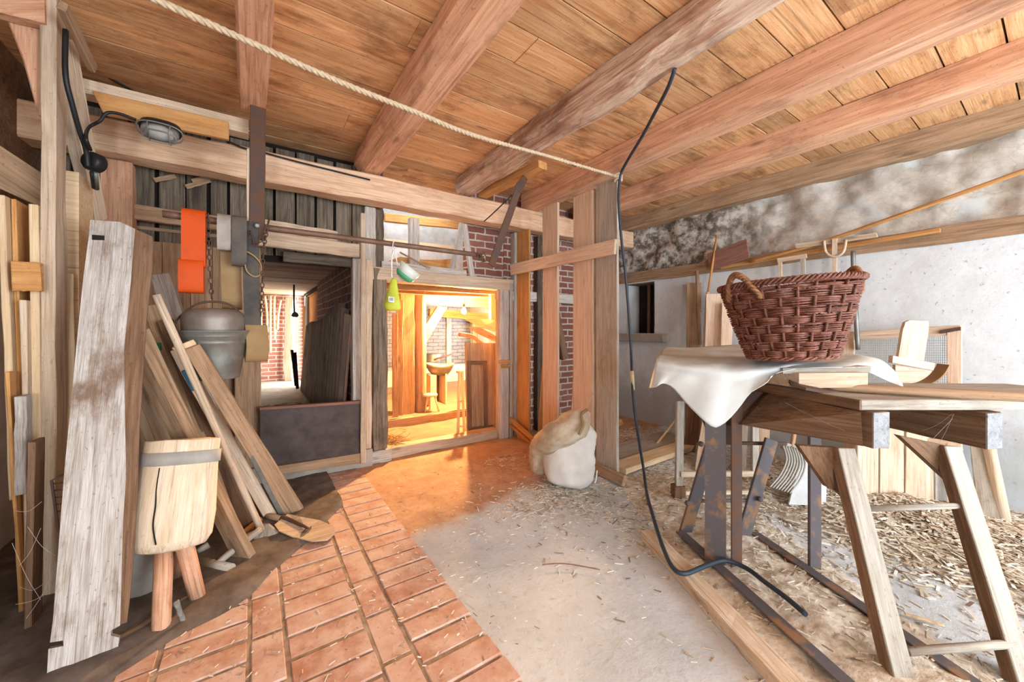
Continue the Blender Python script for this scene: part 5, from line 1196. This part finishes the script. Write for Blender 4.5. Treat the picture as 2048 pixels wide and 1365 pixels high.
T(multi('rope', parts, MW['rope'], None, True), 'twisted hemp rope stretched across the room under the ceiling beams', 'rope')
cp = [U(1350, 137, d=2.10), U(1336, 175, d=2.2), U(1310, 225, d=2.45), U(1283, 275, d=2.75), U(1250, 330, d=3.1), U(1240, 356, d=3.2), U(1237, 400, d=3.2), U(1243, 480, d=3.2), U(1252, 560, d=3.2), U(1261, 680, d=3.2), U(1266, 790, d=3.18), U(1276, 870, d=3.15),
      U(1287, 938, z=.09), U(1293, 985, z=.02), U(1308, 1040, z=.075), U(1326, 1095, z=.085), U(1345, 1135, z=.085), U(1370, 1148, z=.085), U(1410, 1133, z=.085), U(1450, 1122, z=.08), U(1492, 1137, z=.075), U(1530, 1165, z=.085), U(1572, 1196, z=.09), U(1612, 1230, z=.085)]
t = E('cable', cp[13], 'dark cable hanging from the worm eaten beam past the rope knot down to the floor', 'cable')
lead = tube('lead', cp, .0115, MW['cable'], 8, parent=t)
tube('tape', [U(1263.5, 742, d=3.19), U(1266, 780, d=3.19)], .0165, MW['tape'], 10, parent=lead)
o = tube('red_string', [U(a, b, z=.02) for a, b in ((1085, 1130), (1130, 1128), (1200, 1140))], .003, MW['red'], 5); T(o, 'thin red string lying on the concrete', 'string')

o = plank('splinter', U(1808, 1226, z=.02), U(1888, 1250, z=.02), .02, .006, (0, 0, 1), MW['fresh']); T(o, 'long white splinter lying on the floor between the bench legs', 'splinter')
# cobwebs
def web(pairs, label):
    parts = []
    for a, b, sag in pairs:
        m_ = (a + b) / 2 - UP * sag; parts.append(tube_data(spline([a, m_, b], 5), .0006, 3))
    return T(multi('cobweb', parts, MW['bone']), label, 'cobweb', None, 'stuff')
web([(U(1905, 828, d=1.56), U(1846, 862, d=1.62), .01), (U(1908, 828, d=1.56), U(1870, 900, d=1.64), .01), (U(1905, 838, d=1.56), U(1866, 878, d=1.64), .0), (U(1570, 805, d=1.9), U(1690, 862, d=1.62), .01), (U(1570, 806, d=1.9), U(1660, 850, d=1.66), .0)], 'cobweb threads hanging between the bench bearers')
web([(U(rnd(0, 60), rnd(1020, 1300), Y=2.3), U(rnd(60, 115), rnd(1000, 1290), Y=2.35), .02) for _ in range(7)], 'cobweb threads in the dark corner left of the weathered board')
# ------------------------------------------------------------------ chips, straw and dirt on the floor
def litter_mat():
    m, t, bs = nt('chips and straw'); ge = N(t, 'ShaderNodeNewGeometry')
    c = ramp(t, ge.outputs['Random Per Island'], [(0, (.20, .13, .08)), (.25, (.46, .35, .24)), (.6, (.70, .60, .46)), (1, (.84, .80, .71))])
    t.links.new(c, bs.inputs['Base Color']); bs.inputs['Roughness'].default_value = .9; return m
MW['litter'] = litter_mat()
def chips(name, n, pos, label, ln=(.012, .06), wd=(.002, .006)):
    vs, fs = [], []
    for i in range(n):
        c = pos()
        if c is None: continue
        a = rnd(0, math.pi); L = rnd(*ln) * (1.8 if rnd(0, 1) < .06 else 1) / 2; w = rnd(*wd) / 2 * (1.5 if L < .012 else 1)
        x = V((math.cos(a), math.sin(a), rnd(-.12, .12))) * L; y = V((-math.sin(a), math.cos(a), rnd(-.2, .2))) * w
        b, f = boxdata(c + V((0, 0, .003)), x, y, V((0, 0, .0013))); k = len(vs); vs += b; fs += [tuple(q + k for q in g) for g in f]
    return T(mesh(name, vs, fs, MW['litter'], org=V((0, 0, 0))), label, 'litter', None, 'stuff')
def p_right():
    x, y = rnd(1.35, 4.4), rnd(-.3, 3.3)
    if x < 1.9 + .25 * noise.noise(V((y * 2, 0, 3))) and rnd(0, 1) > .16: return None
    if rnd(0, 1) > .45 + .75 * noise.noise(V((x * 1.6, y * 1.6, 0))) + .25 * (x > 2.9): return None
    return V((x, y, mound(x, y)))
def p_wall():
    x, y = 3.75 + random.gauss(0, .42), .55 + random.gauss(0, .5)
    return V((x, y, mound(x, y) + rnd(0, .012))) if 2.6 < x < 4.45 else None
def mound(x, y):
    # low heap of chaff lying between and beside the iron floor rails
    a = V((2.29, 1.39)); d = V((-.504, -.864)); q = V((x, y)) - a; s = q.dot(d); w = q.dot(V((.864, -.504)))
    k = max(0, 1 - abs((w - .22) / .42) ** 2) * (1 if s > -.5 else max(0, 1 + (s + .5) * 2))
    wall = max(0, 1 - ((x - 3.75) / .75) ** 2) * max(0, 1 - ((y - .55) / 1.15) ** 2)
    return wall * (.05 + .05 * noise.fractal(V((x * 2.5, y * 2.5, 7)), 1, 2, 4)) + k * (.045 + .035 * noise.fractal(V((x * 3, y * 3, 0)), 1, 2, 4))
vs, fs = [], []; nx, ny = 140, 120
for j in range(ny + 1):
    for i in range(nx + 1):
        x, y = 1.3 + 3.25 * i / nx, -.5 + 2.9 * j / ny; m_ = mound(x, y); vs.append((x, y, m_ + noise.fractal(V((x * 14, y * 14, 1)), 1, 2, 3) * .012 * min(1, m_ * 40) - .004))
for j in range(ny):
    for i in range(nx): fs.append((j * (nx + 1) + i, j * (nx + 1) + i + 1, (j + 1) * (nx + 1) + i + 1, (j + 1) * (nx + 1) + i))
MW['chaff'] = plain('chaff', (.80, .72, .60), .95, 0, c2=(.52, .43, .33), nscale=26, bmp=.8)
o = mesh('chaff_heap', vs, fs, MW['chaff'], None, True, org=V((0, 0, 0))); T(o, 'low heap of chaff between the iron floor rails', 'chaff', None, 'stuff')
chips('wood_chips', 17000, p_right, 'wood chips and straw strewn over the floor on the right', (.012, .055))
chips('wood_chips', 6000, p_wall, 'thick litter of wood chips heaped along the stone wall', (.02, .09), (.006, .016))
chips('straw', 900, lambda: V((rnd(-.6, 2.0), abs(random.gauss(0, 1)) * .9 + .6 + rnd(0, 1.4), 
 .014)) , 'bits of straw scattered over the bricks and the concrete', (.005, .03), (.001, .003))
chips('straw', 500, lambda: V((1.95 + random.gauss(0, .28), 2.2 + random.gauss(0, .2), .008)), 'straw and grain spilled around the sacks', (.01, .06))
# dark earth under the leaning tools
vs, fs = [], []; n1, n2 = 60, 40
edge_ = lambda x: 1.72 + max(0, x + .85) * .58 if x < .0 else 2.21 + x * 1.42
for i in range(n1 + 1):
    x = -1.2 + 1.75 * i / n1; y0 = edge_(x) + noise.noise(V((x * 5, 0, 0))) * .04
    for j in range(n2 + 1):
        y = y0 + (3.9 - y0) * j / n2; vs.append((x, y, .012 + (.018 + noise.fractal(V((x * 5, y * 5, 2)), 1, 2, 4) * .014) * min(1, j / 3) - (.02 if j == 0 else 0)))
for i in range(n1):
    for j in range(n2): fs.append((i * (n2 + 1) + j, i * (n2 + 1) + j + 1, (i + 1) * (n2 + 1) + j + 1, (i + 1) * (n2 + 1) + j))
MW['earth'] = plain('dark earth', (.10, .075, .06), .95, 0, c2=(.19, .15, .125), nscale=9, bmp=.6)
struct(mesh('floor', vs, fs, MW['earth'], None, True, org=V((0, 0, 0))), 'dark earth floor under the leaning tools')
box_o = mesh('floor', [(-1.2, -.2, .006), (.80, -.2, .006), (.80, 3.76, .006), (-1.2, 3.76, .006)], [(0, 1, 2, 3)], plain('joint sand', (.44, .33, .24), .95, 0, c2=(.22, .14, .10), nscale=14, bmp=.4), org=V((0, 0, 0)))
s_ = box_o.modifiers.new('s', 'SOLIDIFY'); s_.thickness = .004; s_.offset = -1
struct(box_o, 'sand in the joints of the brick paving')
# ------------------------------------------------------------------ light
def area(name, loc, rot, sx, sy, power, col):
    l = bpy.data.lights.new(name, 'AREA'); l.shape = 'RECTANGLE'; l.size = sx; l.size_y = sy; l.energy = power; l.color = col
    o = bpy.data.objects.new(name, l); COL.objects.link(o); o.location = loc; o.rotation_euler = [R(a) for a in rot]; return o
def pt(name, loc, power, col, rad):
    l = bpy.data.lights.new(name, 'POINT'); l.energy = power; l.color = col; l.shadow_soft_size = rad
    o = bpy.data.objects.new(name, l); COL.objects.link(o); o.location = loc; return o
area('barn_door_daylight', (2.75, YF - .05, 1.35), (90, 0, 4), 2.8, 2.5, 195, (.84, .92, 1))
area('side_window_daylight', (-.95, YF + .05, 1.5), (90, 0, -8), .45, .9, 55, (.88, .94, 1))
area('loft_fill', (1.6, 4.3, 2.85), (0, 0, 0), 1.0, .4, 6, (1, .98, .95))  # added fill for the white wall above the door, no roof light known
area('corridor_daylight', (.92, 9.05, 1.15), (90, 0, 90), .9, 1.7, 70, (1, .98, .95))
area('back_room_fill', (4.6, 7.7, 1.4), (90, 0, 62), 1.2, 1.2, 45, (.95, .98, 1))  # added fill aimed at the lime washed bricks, no window on this side
w = bpy.data.worlds.new('sky'); S.world = w; w.use_nodes = True
bg = w.node_tree.nodes['Background']; bg.inputs[0].default_value = (.80, .90, 1, 1); bg.inputs[1].default_value = 1.2
S.view_settings.view_transform = 'Standard'; S.view_settings.look = 'None'; S.view_settings.gamma = 1; S.view_settings.use_curve_mapping = False
S.view_settings.exposure = .6
S.cycles.use_denoising = True
S.cycles.max_bounces = 7; S.cycles.diffuse_bounces = 4; S.cycles.use_adaptive_sampling = True; S.cycles.adaptive_threshold = .02
